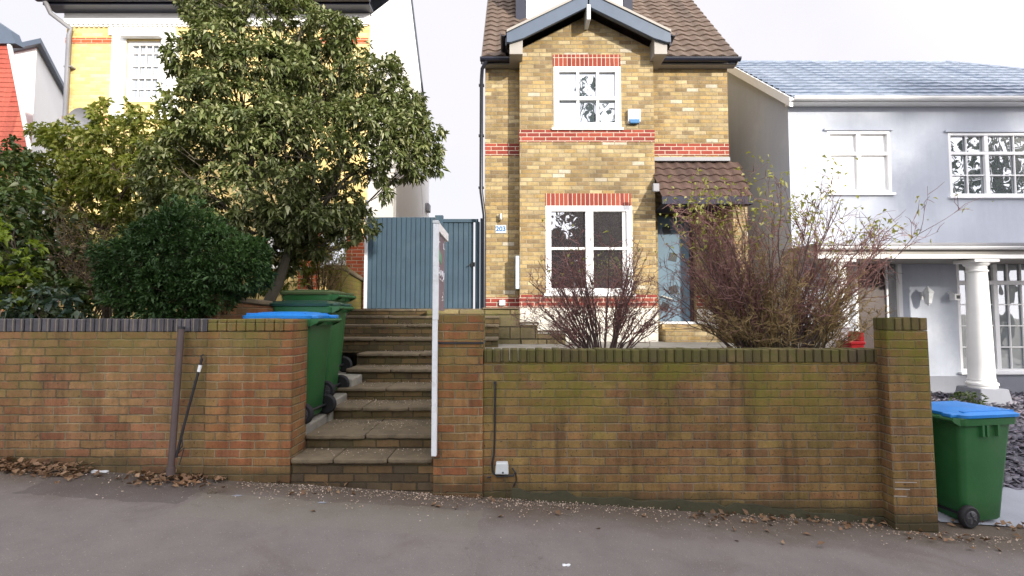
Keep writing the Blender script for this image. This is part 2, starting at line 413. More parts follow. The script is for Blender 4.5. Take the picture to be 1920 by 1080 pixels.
def tile_roof(mb, A, B, up, n_courses, course=.30, pitch_w=.30, rise=.035, prof=.022, clip=None, sub=6):
    """interlocking tiles: A-B eaves line, up = unit vector up the slope; each course steps down on the one below"""
    A, B, up = Vector(A), Vector(B), Vector(up).normalized()
    d = (B-A); L = d.length; d = d/L; nrm = d.cross(up).normalized()
    if nrm.z < 0: nrm = -nrm
    for j in range(n_courses):
        s0, s1 = j*course, (j+1)*course+.04
        a0, a1 = (0, L) if clip is None else clip(s0+course*.5)
        if a1-a0 < .05: continue
        nu = max(2, int((a1-a0)/pitch_w*sub))
        vs = []; fs = []
        for i in range(nu+1):
            u = a0+(a1-a0)*i/nu
            ph = (u/pitch_w+(.0)) % 1
            h = prof*(.5-.5*math.cos(2*math.pi*ph)) if sub > 2 else 0
            jt = .004*math.sin(j*12.9+math.floor(u/pitch_w)*78.2)
            base = A+d*u
            lo = base+up*(s0+jt)+nrm*(rise+h+jt); hi = base+up*s1+nrm*(h*.9+.004); ed = base+up*(s0+jt)+nrm*(h+jt)
            vs += [ed, lo, hi]
        for i in range(nu):
            a = i*3; b = a+3
            fs += [(a, b, b+1, a+1), (a+1, b+1, b+2, a+2)]
        mb.add(vs, fs)
    return mb
def gutter(mb, p0, p1, r=.06, n=7):
    """half-round gutter along p0-p1"""
    p0, p1 = Vector(p0), Vector(p1); d = (p1-p0).normalized(); side = d.cross(Vector((0,0,1))).normalized()
    ring = []
    for k in range(n+1):
        a = math.pi*k/n
        ring.append(side*math.cos(a)*r-Vector((0,0,1))*math.sin(a)*r)
    for k in range(n, -1, -1):
        a = math.pi*k/n
        ring.append((side*math.cos(a)*r-Vector((0,0,1))*math.sin(a)*r)*.85+Vector((0,0,.0)))
    m = len(ring)
    vs = [p0+q for q in ring]+[p1+q for q in ring]
    fs = [(i, (i+1)%m, (i+1)%m+m, i+m) for i in range(m)]+[tuple(range(m-1,-1,-1)), tuple(range(m, 2*m))]
    return mb.add(vs, fs)

# ================================================================ house 203 (yellow stock brick)
YB, YW = 9.05, 9.36                        # bay face and main wall face
YARD = AZ(577, 8.7); GARD = 1.12
H = E('brick_house', (1.6, YB, GARD), 'narrow yellow stock brick house with gabled bay, red brick bands and brown tiled roof', 'house')
xL, xR = AX(909, YW, 350), AX(1366, YW, 250)
bL, bR = AX(974.5, YB, 350), AX(1228, YB, 350)
zE = AZ(126, YW)                           # top of wall under the soffit
plT = AZ(577, YB)
# door recess right of the bay
dxl, dxr = AX(1236, YW, 500)-.02, AX(1304, YW, 500)
dz0, dz1 = AZ(606, YW), AZ(398, YW)
w = MB()
wall_holes(w, xL, bL+.05, YARD-.1, zE, YW, [])
wall_holes(w, bR-.05, xR, GARD-.2, zE, YW, [(dxl, dxr, dz0, dz1)], rev=.25)
w.quad((xR,YW,GARD-.2),(xR,YW+8,GARD-.2),(xR,YW+8,zE),(xR,YW,zE))
w.quad((xL,YW,GARD-.2),(xL,YW,zE),(xL,YW+8,zE),(xL,YW+8,GARD-.2))
mxx = (xL+xR)/2
zRid = zE+4.0*math.tan(R(48))
for X in (xL, xR):
    w.add([(X,YW,zE),(X,YW+8,zE),(X,YW+4,zRid)], [(0,1,2)])
w.quad((xL,YW+8,GARD-.2),(xR,YW+8,GARD-.2),(xR,YW+8,zE),(xL,YW+8,zE))
w.build('wall', BR['stock'], H)
# windows of the bay
wx0, wx1 = AX(1038, YB, 180), AX(1164, YB, 180); wz0, wz1 = AZ(240, YB), AZ(125, YB)
gx0, gx1 = AX(1023, YB, 470), AX(1186, YB, 470); gz0, gz1 = AZ(551, YB), AZ(386, YB)
zBE = AZ(92, YB)
apx = (bL+bR)/2; zAp = zBE+(apx-bL)*math.tan(R(27))
w = MB()
wall_holes(w, bL, bR, plT, zBE, YB, [(wx0,wx1,wz0,wz1),(gx0,gx1,gz0,gz1)], rev=.06)
w.add([(bL,YB,zBE),(bR,YB,zBE),(apx,YB,zAp)], [(0,1,2)])
w.quad((bL,YB,plT),(bL,YB,zBE),(bL,YW+.02,zBE),(bL,YW+.02,plT)); w.quad((bR,YB,plT),(bR,YW+.02,plT),(bR,YW+.02,zBE),(bR,YB,zBE))
w.build('bay_wall', BR['stock'], H)
# red bands
def band(x0, x1, z0, z1, y, name='brick_band', mat='red', pr=.008, ret=None):
    b = MB(); b.box(x0-(pr if ret else 0), x1+(pr if ret else 0), y-pr, (ret or y+.05), z0, z1)
    return b.build(name, BR[mat], H)
q = .075
zb = round(AZ(266, YB)/q)*q+.005; band(bL, bR, zb, zb+3*q, YB, ret=YW-.002)
zb = round(AZ(293, YW)/q)*q+.005; band(xL, bL-.01, zb, zb+3*q, YW); band(bR+.01, xR, zb, zb+3*q, YW)
zb = round(AZ(577, YB)/q)*q+.005; band(bL, bR, zb, zb+3*q, YB, ret=YW-.002); band(xL, bL-.01, YARD-.02, YARD+.2, YW)
band(dxr+.012, xR, zb, zb+3*q, YW)
band(wx0-.01, wx1, wz1+.004, wz1+.225, YB, 'soldier_lintel', 'red_soldier'); band(gx0, gx1-.02, gz1+.004, gz1+.225, YB, 'soldier_lintel', 'red_soldier')
# plinths
pz0 = GARD-.15
pl = MB(); pl.box(bL-.015, bR+.015, YB-.02, YW+.1, pz0, plT); pl.build('plinth', M['cream'], H, bevel=.006)
pl = MB(); pl.box(dxr+.01, xR+.01, YW-.02, YW+.1, pz0, plT-.02); pl.build('plinth', M['cream'], H, bevel=.006)
# window frames
cx = (wx0+wx1)/2; mid = AZ(184, YB); fw = .1
c1 = wx0+(wx1-wx0)*.36; c2 = wx0+(wx1-wx0)*.655
bars = [('h', mid, .06, wx0+fw, wx1-fw)]
for c in (c1, c2): bars += [('v', c, .05, wz0+fw, mid-.03), ('v', c, .05, mid+.03, wz1-fw)]
wf = window(H, wx0, wx1, wz0, wz1, YB-.012, fw, bars, M['white'], M['glass'], .03, label='upper white sash window with six panes')
t = MB(); t.box(wx0+.1, wx1-.1, YB-.02, YB-.012, mid-.045, mid-.025); t.box(wx0+.06, wx1-.06, YB-.026, YB-.012, wz1-.075, wz1-.06); t.build('sash_rail', M['box_grey'], wf)
gc = (gx0+gx1)/2+.01; gm = AZ(466, YB)
bars = [('v', gc, .135, gz0+.11, gz1-.1), ('h', gm, .045, gx0+.1, gc-.068), ('h', gm, .045, gc+.068, gx1-.1)]
wf = window(H, gx0, gx1, gz0, gz1, YB-.012, .1, bars, M['white'], M['glass_dark'], .05, label='ground floor white casement window with dark panes')
t = MB(); t.box(gx1-.175, gx1-.10, YB+.02, YB+.04, gz0+.1, gz1-.1); t.build('curtain', M['curtain'], wf)
# door
D = MB(); D.box(dxl+.01, dxr-.055, YW+.16, YW+.21, dz0+.03, dz1-.05)
dr = D.build('door', M['door'], H, bevel=.004)
for (px, py, a) in ((1250,432,12), (1262,482,-12), (1263,543,20), (1247,575,-24)):
    p = at(px, py, YW+.15); s = .075
    c_, s_ = math.cos(R(a)), math.sin(R(a)); pts = []
    for k in range(4):
        u, v = ((-s,-s),(s,-s),(s,s),(-s,s))[k]
        pts.append((p.x+u*c_-v*s_, p.z+u*s_+v*c_))
    MB().prism_y(pts, YW+.152, YW+.165).build('glass_panel', M['glass_door'], dr)
hd = MB(); hd.tube([(dxl+.09,YW+.12,AZ(554,YW)),(dxl+.3,YW+.12,AZ(561,YW))], .011, 8); hd.tube([(dxl+.11,YW+.12,AZ(555,YW)),(dxl+.11,YW+.17,AZ(555,YW))], .009, 6); hd.build('handle', M['brass'], dr)
fr = MB(); fr.box(dxr-.052, dxr-.002, YW+.1, YW+.24, dz0+.03, dz1); fr.box(dxl+.002, dxr-.053, YW+.1, YW+.24, dz1-.048, dz1-.002); fr.build('door_frame', M['brown_door'], H)
MB().box(dxl+.004, dxr+.03, YW-.05, YW+.23, dz0-.015, dz0+.028).build('threshold', M['white'], H, bevel=.004)
# porch step in brick
st = MB(); st.box(dxl-.02, dxr+.45, YW-.45, YW-.021, GARD-.1, dz0-.11); st.box(dxl-.0, dxr+.2, YW-.2, YW-.022, dz0-.108, dz0-.02); st.build('door_step', BR['stock'], H, bevel=.006)
# porch wing wall right and porch roof
prX0, prX1 = bR+.002, AX(1408, 8.6, 370)
zp0, zp1 = AZ(372, 8.6), AZ(306, YW)
P0 = Vector((prX0-.02, 8.58, zp0)); upv = Vector((0, YW-8.58, zp1-zp0))
tr = MB(); nc = 5
inset = AX(1408, 8.6, 370)-AX(1385, YW, 306)
tile_roof(tr, P0, (prX1,8.58,zp0), upv, nc, course=upv.length/nc-.004, pitch_w=.2, rise=.03, prof=.03, clip=lambda s: (0, prX1-P0.x-inset*s/upv.length))
pr_ = tr.build('porch_roof', M['tile_porch'], H, smooth=True)
fl = MB(); fl.box(prX0+.01, xR-.02, YW-.09, YW-.001, zp1+.02, zp1+.09); fl.build('lead_flashing', M['greypipe'], pr_)
pf = MB(); pf.box(prX0-.03, prX1, 8.53, 8.56, zp0-.11, zp0+.02); pf.box(prX1-.03, prX1, 8.561, YW, zp0-.11, zp0+.0)
pf.quad((prX0,8.56,zp0-.10),(prX1-.03,8.56,zp0-.10),(prX1-.03,YW-.001,zp0-.10),(prX0,YW-.001,zp0-.10))
pf.build('porch_fascia', M['fascia_dark'], H)
ck = MB(); ck.box(AX(1378,8.62), AX(1405,8.62), 8.62, YW-.021, GARD-.1, zp0-.102); ck.build('porch_side_wall', BR['stock'], H)
side = MB(); side.add([(prX1-.02,8.58,zp0-.1),(prX1-.02,YW,zp0-.1),(prX1-inset-.02,YW,zp1)], [(0,1,2)]); side.build('porch_gable', M['fascia_dark'], H)
lm = MB(); p = at(1229, 352, 8.5); lm.box(p.x-.05, p.x+.06, 8.47, 8.52, p.z-.07, p.z+.07); lm.build('flood_light', M['greypipe'], H, bevel=.01)
# main roof
eY, eZ = YW-.2, AZ(108, YW-.2)
upm = Vector((0, math.cos(R(48)), math.sin(R(48))))
rL, rR = xL-.05, xR+.12
nC = int((YW+4-eY)/math.cos(R(48))/.27)+1
tr = MB(); tile_roof(tr, (rL,eY,eZ), (rR,eY,eZ), upm, nC, course=.27, pitch_w=.24, rise=.03, prof=.03)
top = Vector((0,eY,eZ))+upm*(.27*nC)
tr.quad((rL,eY,eZ-.01),(rR,eY,eZ-.01),(rR,top.y,top.z-.03),(rL,top.y,top.z-.03))
tr.quad((rL,top.y,top.z),(rR,top.y,top.z),(rR,top.y+4.2,eZ),(rL,top.y+4.2,eZ))
rf = tr.build('roof', M['tile'], H, smooth=True)
for X in (rL, rR):
    MB().prism_x([(eY+.02,eZ-.12),(eY+.02,eZ-.02),(top.y,top.z-.02),(top.y,top.z-.12)], X-.02, X+.012).build('verge_board', M['soffit'], rf)
# dormer
dmY = 10.55; dx0, dx1 = AX(967, dmY, 10), AX(1186, dmY, 10)
dzb = AZ(32, dmY)
dm = MB(); dm.box(dx0, dx0+.22, dmY-.02, dmY+1.6, dzb-.3, dzb+1.2); dm.box(dx1-.2, dx1, dmY-.02, dmY+1.6, dzb-.3, dzb+1.2); dm.box(dx0-.1, dx1+.1, dmY-.15, dmY+1.8, dzb+1.2, dzb+1.32)
dm = dm.build('dormer', M['navy'], H)
window(dm, dx0+.225, dx1-.205, dzb-.25, dzb+1.19, dmY, .3, [('v', (dx0+dx1)/2, .1, dzb+.05, dzb+.89)], M['white'], M['glass'], name='dormer_window')
# bay roof
fY = YB-.3
eLx, eRx = AX(950, fY, 70), AX(1257, fY, 70)
ax = (eLx+eRx)/2; ez_ = AZ(60, fY); sl = math.tan(R(26.5)); hx = ax-eLx
br = MB(); L = hx/math.cos(R(26.5))
back = YW+3.2
tile_roof(br, (eLx,back,ez_), (eLx,fY+.02,ez_), (math.cos(R(26.5)),0,math.sin(R(26.5))), 6, course=L/6, pitch_w=.3, rise=.025, prof=.025)
tile_roof(br, (eRx,fY+.02,ez_), (eRx,back,ez_), (-math.cos(R(26.5)),0,math.sin(R(26.5))), 6, course=L/6, pitch_w=.3, rise=.025, prof=.025)
zt = ez_+hx*sl
br.quad((eLx,fY+.03,ez_-.01),(ax,fY+.03,zt-.01),(ax,back,zt-.01),(eLx,back,ez_-.01)); br.quad((eRx,fY+.03,ez_-.01),(eRx,back,ez_-.01),(ax,back,zt-.01),(ax,fY+.03,zt-.01))
brf = br.build('bay_roof', M['tile'], H, smooth=True)
tb = MB()   # undercloak: pale strip that shows above each board
for s_, e_ in ((1, eLx), (-1, eRx)):
    tb.prism_y([(e_,ez_-.025),(e_,ez_+.02),(ax,zt+.02),(ax,zt-.025)][::s_], fY-.05, fY+.06)
tb.build('undercloak', M['soffit'], brf)
wd = .245
for s_, e_ in ((1, eLx), (-1, eRx)):
    b_ = MB(); b_.prism_y([(e_,ez_-.03),(ax-s_*.012,zt-.03),(ax-s_*.012,zt-.03-wd),(e_+s_*.30,ez_-.03-wd+.30*sl),(e_+s_*.30-s_*.23,ez_-.03-.17),(e_,ez_-.03-.17)][::s_], fY-.03, fY+.03)
    b_.build('bargeboard', M['barge'], H, bevel=.004)
    sb = MB(); xo, xi = e_+s_*.05, (bL if s_ > 0 else bR)+s_*.05
    lo, hi = min(xo, xi), max(xo, xi)
    sb.box(lo, hi, fY+.031, YW-.001, zE-.05, ez_-.06); sb.build('boxed_eaves', M['soffit'], H, bevel=.004)
    g_ = MB(); gutter(g_, (e_-s_*.055,fY-.01,ez_-.02), (e_-s_*.055,YW-.02,ez_-.06), .06); g_.box(min(e_-s_*.0,e_-s_*.02)-.005, max(e_,e_-s_*.02)+.005, fY+.04, YW-.1, ez_-.22, ez_-.03); g_.build('gutter', M['navy'], H)
sf = MB()
sf.quad((eLx+.05,fY+.02,ez_-.1),(ax,fY+.02,zt-.1),(ax,YB,zt-.1),(eLx+.05,YB,ez_-.1)); sf.quad((eRx-.05,fY+.02,ez_-.1),(eRx-.05,YB,ez_-.1),(ax,YB,zt-.1),(ax,fY+.02,zt-.1)); sf.build('soffit', M['soffit'], H)
fn = MB(); fn.box(ax-.035, ax+.035, fY-.045, YB-.01, zt-.52, zt-.24); fn.build('apex_block', M['box_grey'], H, bevel=.008)
# main fascias and gutters
for a, b in ((rL-.0, bL-.12), (bR+.12, rR)):
    f_ = MB(); f_.box(a+.02, b, eY+.02, eY+.04, zE-.0, eZ-.03); f_.build('fascia', M['navy'], H)
    f_ = MB(); f_.box(a+.03, b-.002, eY+.045, YW-.002, zE-.03, zE+.0); f_.build('soffit', M['soffit'], H)
    g_ = MB(); gutter(g_, (a-.03,eY-.05,eZ-.035), (b+.02,eY-.05,eZ-.035), .062); g_.build('gutter', M['navy'], H)
# down pipe on the left
px_ = xL-.065
dp = MB(); dp.tube([(px_+.1,eY-.04,eZ-.08),(px_+.02,eY+.02,eZ-.2),(px_,YW-.06,eZ-.36),(px_,YW-.06,AZ(360,YW)),(px_+.06,YW-.06,AZ(405,YW)),(px_+.06,YW-.06,YARD-.02)], .034, 10)
for z in (AZ(162,YW), AZ(256,YW), AZ(353,YW)): dp.box(px_-.05, px_+.05, YW-.08, YW, z-.015, z+.015)
dp.build('downpipe', M['blackpipe'], H, smooth=True)
# alarm box, lamp, number plate, vent, meter cabinet
a0 = at(1178, 203, YB-.07); a1 = at(1201, 230, YB-.07)
al = MB(); al.prism_x([(YB-.001,a1.z),(YB-.075,a1.z+.02),(YB-.085,a0.z-.02),(YB-.001,a0.z)], a0.x, a1.x); al = al.build('alarm_box', M['white'], H, bevel=.01, seg=2)
MB().prism_y([(a0.x+.01,a1.z+.062),(a1.x-.01,a1.z+.062),(a1.x-.03,a1.z-.012),(a0.x+.03,a1.z-.012)][::-1], YB-.09, YB-.03).build('alarm_cover', M['blue_plastic'], al, bevel=.005)
p = at(939, 407, YW-.05)
lm = MB(); lm.lathe((p.x,YW-.07,p.z-.06), [(.0,0),(.032,0),(.036,.02),(.036,.1),(.03,.12),(0,.125)], 14); lm.box(p.x-.015,p.x+.015,YW-.05,YW-.001,p.z-.02,p.z+.02); lm.build('wall_lamp', M['brass'], H, smooth=True)
p0, p1 = at(929, 437, YW-.012), at(949, 422, YW-.012)
npl = MB(); npl.box(p0.x,p1.x,YW-.014,YW-.001,p0.z,p1.z); npl = npl.build('number_plate', M['plate'], H, bevel=.003)
text_mesh('house_number', '203', .125, M['letter_blue'], npl, Matrix.Translation(((p0.x+p1.x)/2,YW-.016,(p0.z+p1.z)/2)) @ Matrix.Rotation(R(90),4,'X'), .004)
p = at(942, 568, YW-.03); v_ = MB(); v_.box(p.x-.06,p.x+.055,YW-.07,YW-.009,p.z-.05,p.z+.055); v_.build('vent_cover', M['box_grey'], H, bevel=.008)
p0, p1 = at(969, 542, YB+.12), at(977, 481, YB+.12)
mc = MB(); mc.prism_x([(YB+.02,p0.z),(YB+.02,p1.z),(YW-.03,p1.z+.03),(YW-.03,p0.z)], bL-.075, bL-.001); mc.build('meter_cabinet', M['plate'], H, bevel=.006)

# ================================================================ pale grey house on the right
YR = 9.0
RH = E('rendered_house', (8.2, YR, .2), 'pale grey rendered house on the right with slate roof and columned porch', 'house')
xC = AX(1483, YR, 400); xEnd = 13.2
G0 = AZ(738, YR); zEv = AZ(196, YR)
ux0, ux1 = AX(1779, YR, 300), AX(1958, YR, 300); uz0, uz1 = AZ(368, YR), AZ(249, YR)
vx0, vx1 = AX(1552, YR, 300), AX(1670, YR, 300); vz0, vz1 = AZ(362, YR), AZ(246, YR)
bx0, bx1 = AX(1797, YR, 600), AX(1985, YR, 600); bz0, bz1 = AZ(697, YR), AZ(486, YR)
ox0, ox1 = AX(1604, YR, 560), AX(1692, YR, 560); oz1 = AZ(489, YR)
zBand = AZ(536, YR)
w = MB(); wall_holes(w, xC, xEnd, AZ(472, YR), zEv, YR, [(ux0,ux1,uz0,uz1),(vx0,vx1,vz0,vz1)], rev=.07)
wall_holes(w, xC, xEnd, AZ(705, YR), AZ(472, YR), YR, [(bx0,bx1,bz0,bz1),(ox0,ox1,AZ(705,YR),oz1)], rev=.07)
rzR = AZ(117, 11.4)
w.quad((xC,YR,G0-.3),(xC,YR,zEv),(xC,YR+4.8,zEv),(xC,YR+4.8,G0-.3)); w.add([(xC,YR,zEv),(xC,11.4,rzR-.1),(xC,YR+4.8,zEv)], [(0,1,2)])
w.quad((xEnd,YR,G0-.3),(xEnd,YR+4.8,G0-.3),(xEnd,YR+4.8,zEv),(xEnd,YR,zEv)); w.quad((xC,YR+4.8,G0-.3),(xEnd,YR+4.8,G0-.3),(xEnd,YR+4.8,zEv),(xC,YR+4.8,zEv))
w.build('wall', M['greyhouse'], RH)
pl = MB(); pl.box(xC+.01, ox0, YR-.02, YR+.05, G0-.3, AZ(705,YR)); pl.box(ox1, xEnd, YR-.02, YR+.05, G0-.3, AZ(705,YR)); pl.build('plinth', M['plinth_grey'], RH)
# roof with hip on the right
ridR = AX(1772, 11.4, 118)
rY, rZ = YR-.22, AZ(183, YR-.22)
v = Vector((0, 11.4-rY, rzR-rZ)); Ls = v.length
rx0, rx1 = xC-.06, xEnd+.2
tr = MB(); tile_roof(tr, (rx0,rY,rZ), (rx1,rY,rZ), v, 13, course=Ls/13, pitch_w=.28, rise=.04, prof=.010, clip=lambda s: (0, (rx1-rx0)-(rx1-ridR)*s/Ls), sub=4)
tr.quad((rx0,rY,rZ-.01),(rx1,rY,rZ-.01),(ridR,11.4,rzR-.02),(rx0,11.4,rzR-.02)); tr.quad((rx0,11.4,rzR),(ridR,11.4,rzR),(rx1,14.0,rZ),(rx0,14.0,rZ)); tr.add([(rx1,rY,rZ),(rx1,14.0,rZ),(ridR,11.4,rzR)], [(0,1,2)])
rf = tr.build('roof', M['tile_grey'], RH, smooth=True)
rc = MB(); rc.tube([(rx0,11.4,rzR+.0),(ridR,11.4,rzR+.0)], .045, 8); rc.tube([(ridR,11.4,rzR),(rx1,rY,rZ+.03)], .05, 8); rc.build('ridge_tiles', M['tile_grey'], rf)
vb = MB(); vb.prism_x([(rY,rZ-.16),(rY,rZ+.01),(11.4,rzR+.01),(11.4,rzR-.18)], rx0-.03, rx0+.03); vb.build('verge_board', M['white_gloss'], rf)
fa = MB(); fa.box(xC-.05, xEnd+.15, rY+.02, YR-.001, zEv-.04, rZ-.02); fa.build('fascia', M['white_gloss'], RH)
g_ = MB(); gutter(g_, (xC-.05,rY-.045,rZ-.01), (xEnd+.1,rY-.045,rZ-.01), .06); g_.build('gutter', M['white'], RH)
# upper windows
def bars_grid(x0, x1, z0, z1, mull, trans, cols, fw=.05):
    b = [('h', trans, .055, x0+fw, x1-fw)]
    xs = [x0]+mull+[x1]
    for m_ in mull: b += [('v', m_, .075, z0+fw, trans-.028), ('v', m_, .075, trans+.028, z1-fw)]
    for i in range(len(xs)-1):
        for c in range(1, cols):
            p = xs[i]+(xs[i+1]-xs[i])*c/cols
            b += [('v', p, .022, z0+fw, trans-.03), ('v', p, .022, trans+.03, z1-fw)]
    return b, xs
b, xs = bars_grid(ux0, ux1, uz0, uz1, [AX(1851,YR,300)], AZ(287,YR), 2)
b += [('h', AZ(328,YR), .022, ux0+.05, xs[1]-.04), ('h', AZ(328,YR), .022, xs[1]+.04, ux1-.05)]
window(RH, ux0, ux1, uz0, uz1, YR-.004, .05, b, M['white'], M['glass'], .05, label='upper right window of small panes')
b, xs = bars_grid(vx0, vx1, vz0, vz1, [(vx0+vx1)/2], AZ(288,YR), 1)
wl = window(RH, vx0, vx1, vz0, vz1, YR-.004, .05, b, M['white'], M['glass'], .05, label='upper left window with closed white blind')
MB().box(vx0+.035, vx1-.035, YR+.052, YR+.06, vz0+.035, vz1-.035).build('blind', M['white_gloss'], wl)
hd = MB(); hd.box(vx0-.06,vx1+.04,YR-.035,YR-.001,vz1+.005,vz1+.04); hd.build('drip_course', M['greyhouse'], RH); hd = MB(); hd.box(ux0-.06,ux1+.04,YR-.035,YR-.001,uz1+.005,uz1+.04); hd.build('drip_course', M['greyhouse'], RH)
# big ground floor window
b = []
mull = [AX(1862,YR,600)+.08, AX(1925,YR,600)+.2]; xs = [bx0]+mull+[bx1]; tz = AZ(530, YR)
b.append(('h', tz, .075, bx0+.05, bx1-.05))
for m_ in mull: b += [('v', m_, .08, bz0+.05, tz-.038), ('v', m_, .08, tz+.038, bz1-.05)]
for i in range(3):
    for c in (1, 2):
        p = xs[i]+(xs[i+1]-xs[i])*c/3
        if xs[i+1]-xs[i] > .5: b += [('v', p, .02, bz0+.05, tz-.04), ('v', p, .02, tz+.04, bz1-.05)]
    for zz in (571, 611, 651):
        b.append(('h', AZ(zz,YR), .02, xs[i]+.042, xs[i+1]-.042))
window(RH, bx0, bx1, bz0, bz1, YR-.004, .05, b, M['white'], M['glass_grey'], .06, label='large ground floor window behind the column')
# door with side light
dd = MB(); dd.box(ox0+.05, ox1-.28, YR+.03, YR+.07, G0, oz1-.04); dd = dd.build('door', M['brown_door'], RH)
sd = MB(); sd.box(ox1-.275,ox1-.245,YR,YR+.08,G0,oz1-.04); sd.box(ox1-.07,ox1-.001,YR-.01,YR+.08,G0,oz1-.001); sd.box(ox0,ox0+.05,YR,YR+.08,G0,oz1-.001); sd.box(ox0+.05,ox1-.07,YR+.001,YR+.08,oz1-.04,oz1-.002); sd = sd.build('door_frame', M['white'], RH)
MB().box(ox1-.245, ox1-.07, YR+.04, YR+.05, G0, oz1-.04).build('side_light', M['glass_dark'], sd)
MB().tube([(ox1-.36,YR,G0+1.0),(ox1-.36,YR,G0+1.15)], .015, 8).build('handle', M['brass'], dd)
# porch canopy and columns
YP = 7.9; zc1, zc0 = AZ(458, YP), AZ(484, YP)
cxL = AX(1535, YP, 470)
cp = MB(); cp.box(cxL, xEnd, YP+.06, YR-.002, zc0+.015, zc1-.01); cp = cp.build('porch_canopy', M['soffit'], RH, bevel=.006)
MB().box(cxL-.02, xEnd+.02, YP+.0, YR-.003, zc1-.009, zc1+.025).build('canopy_cap', M['greypipe'], cp)
g_ = MB(); gutter(g_, (cxL,YP+.0,zc1-.03), (xEnd,YP+.0,zc1-.03), .055); g_.build('gutter', M['white'], cp)
MB().box(cxL, xEnd, YP+.03, YP+.058, zc0-.0, zc0+.06).build('fascia', M['white_gloss'], cp)
def column(px, zb):
    X = AX(px, YP+.25, 600); Y = YP+.25
    ped = AZ(726, Y); h = zc0-ped
    c = MB(); c.lathe((X,Y,ped), [(.19,0),(.19,.03),(.205,.045),(.205,.075),(.185,.09),(.175,.105),(.18,.12),(.175,.135),(.17,.15)]+
        [(.168-.035*(t/8)**1.4, .15+(h-.36)*t/8) for t in range(1,9)]+[(.145,h-.2),(.15,h-.195),(.15,h-.175),(.133,h-.165),(.133,h-.11),(.16,h-.09),(.175,h-.06),(.175,h-.05)], 32)
    cl = c.build('column', M['white_gloss'], RH, smooth=True)
    MB().box(X-.2,X+.2,Y-.2,Y+.2,zc0-.052,zc0-.002).build('abacus', M['white_gloss'], cl, bevel=.006)
    pd = MB(); pd.add([(X-.27,Y-.27,zb),(X+.27,Y-.27,zb),(X+.27,Y+.27,zb),(X-.27,Y+.27,zb),(X-.22,Y-.22,ped-.002),(X+.22,Y-.22,ped-.002),(X+.22,Y+.22,ped-.002),(X-.22,Y+.22,ped-.002)],
        [(0,3,2,1),(4,5,6,7),(0,1,5,4),(1,2,6,5),(2,3,7,6),(3,0,4,7)]); pd.build('pedestal', M['plinth_grey'], cl, bevel=.01)
column(1835, .1); column(1571, .1)
# lantern and camera on the wall
p = at(1740, 552, YR-.14)
ln = MB(); ln.tube([(p.x+.0,YR-.002,p.z-.02),(p.x,YR-.06,p.z+.0),(p.x,YR-.12,p.z+.11),(p.x,YR-.14,p.z+.13)], .012, 8)
ln.lathe((p.x,YR-.14,p.z-.17), [(.0,-.03),(.02,-.02),(.03,0),(.05,.01),(.085,.2),(.095,.21),(.05,.26),(.02,.29),(.012,.31),(.0,.32)], 6)
ln.box(p.x-.03,p.x+.03,YR-.012,YR-.001,p.z-.09,p.z+.05)
ln = ln.build('lantern', M['white_dirty'], RH, bevel=.003)
p = at(1792, 557, YR-.12)
cm = MB(); cm.box(p.x-.055,p.x+.055,YR-.17,YR-.05,p.z-.055,p.z+.055); cm.tube([(p.x-.02,YR-.1,p.z+.05),(p.x-.03,YR-.05,p.z+.08),(p.x-.03,YR,p.z+.08)], .018, 8)
cm = cm.build('security_camera', M['white'], RH, bevel=.012, seg=2); MB().box(p.x-.03,p.x+.03,YR-.174,YR-.168,p.z-.03,p.z+.03).build('lens', M['black'], cm)

# ================================================================ yellow house on the left
YY = 10.5
YH = E('yellow_house', (-6.1, YY, 1.5), 'tall bright yellow brick house with white rendered flank, left behind the trees', 'house')
yl, yr = AX(122, YY, 130), AX(691, YY, 250)
zg = AZ(28, YY)
sx0, sx1 = AX(236, YY, 130), AX(302, YY, 130); sz0, sz1 = AZ(190, YY), AZ(76, YY)
lx0, lx1 = AX(500, YY, 470), AX(649, YY, 470); lz0, lz1 = AZ(500, YY), AZ(385, YY)
w = MB(); wall_holes(w, yl, yr-.001, 1.0, zg, YY, [(sx0,sx1,sz0,sz1),(lx0,lx1,lz0,lz1)], rev=.12)
w.quad((yl,YY,1.0),(yl,YY,zg),(yl,YY+7.5,zg),(yl,YY+7.5,1.0)); w.quad((yl,YY+7.5,1.0),(yr,YY+7.5,1.0),(yr,YY+7.5,zg),(yl,YY+7.5,zg))
w.build('wall', BR['yellow_house'], YH)
Yb = YY+7.6; rdz = zg+3.75*math.tan(R(40))
fk = MB(); fk.prism_x([(YY,1.0),(Yb,1.0),(Yb,zg-.6),(YY+3.75,rdz),(YY,zg)], yr, yr+.03); fk.build('flank_wall', M['flank'], YH)
for (pa, pb, za, zb_) in ((122,212,71,82),(332,350,71,82),(600,691,71,82),(122,212,217,224)):
    b_ = MB(); b_.box(AX(pa,YY,100), AX(pb,YY,100)-.004, YY-.008, YY+.02, AZ(zb_,YY), AZ(za,YY)); b_.build('brick_band', BR['orange'], YH)
b_ = MB(); b_.box(AX(650,YY,480), yr-.006, YY-.02, YY+.02, 1.2, AZ(440,YY)); b_.build('brick_pier', BR['orange'], YH)
b_ = MB(); b_.box(AX(560,YY,480), AX(600,YY,480), YY-.02, YY+.02, 1.2, AZ(380,YY)); b_.build('brick_pier', BR['orange'], YH)
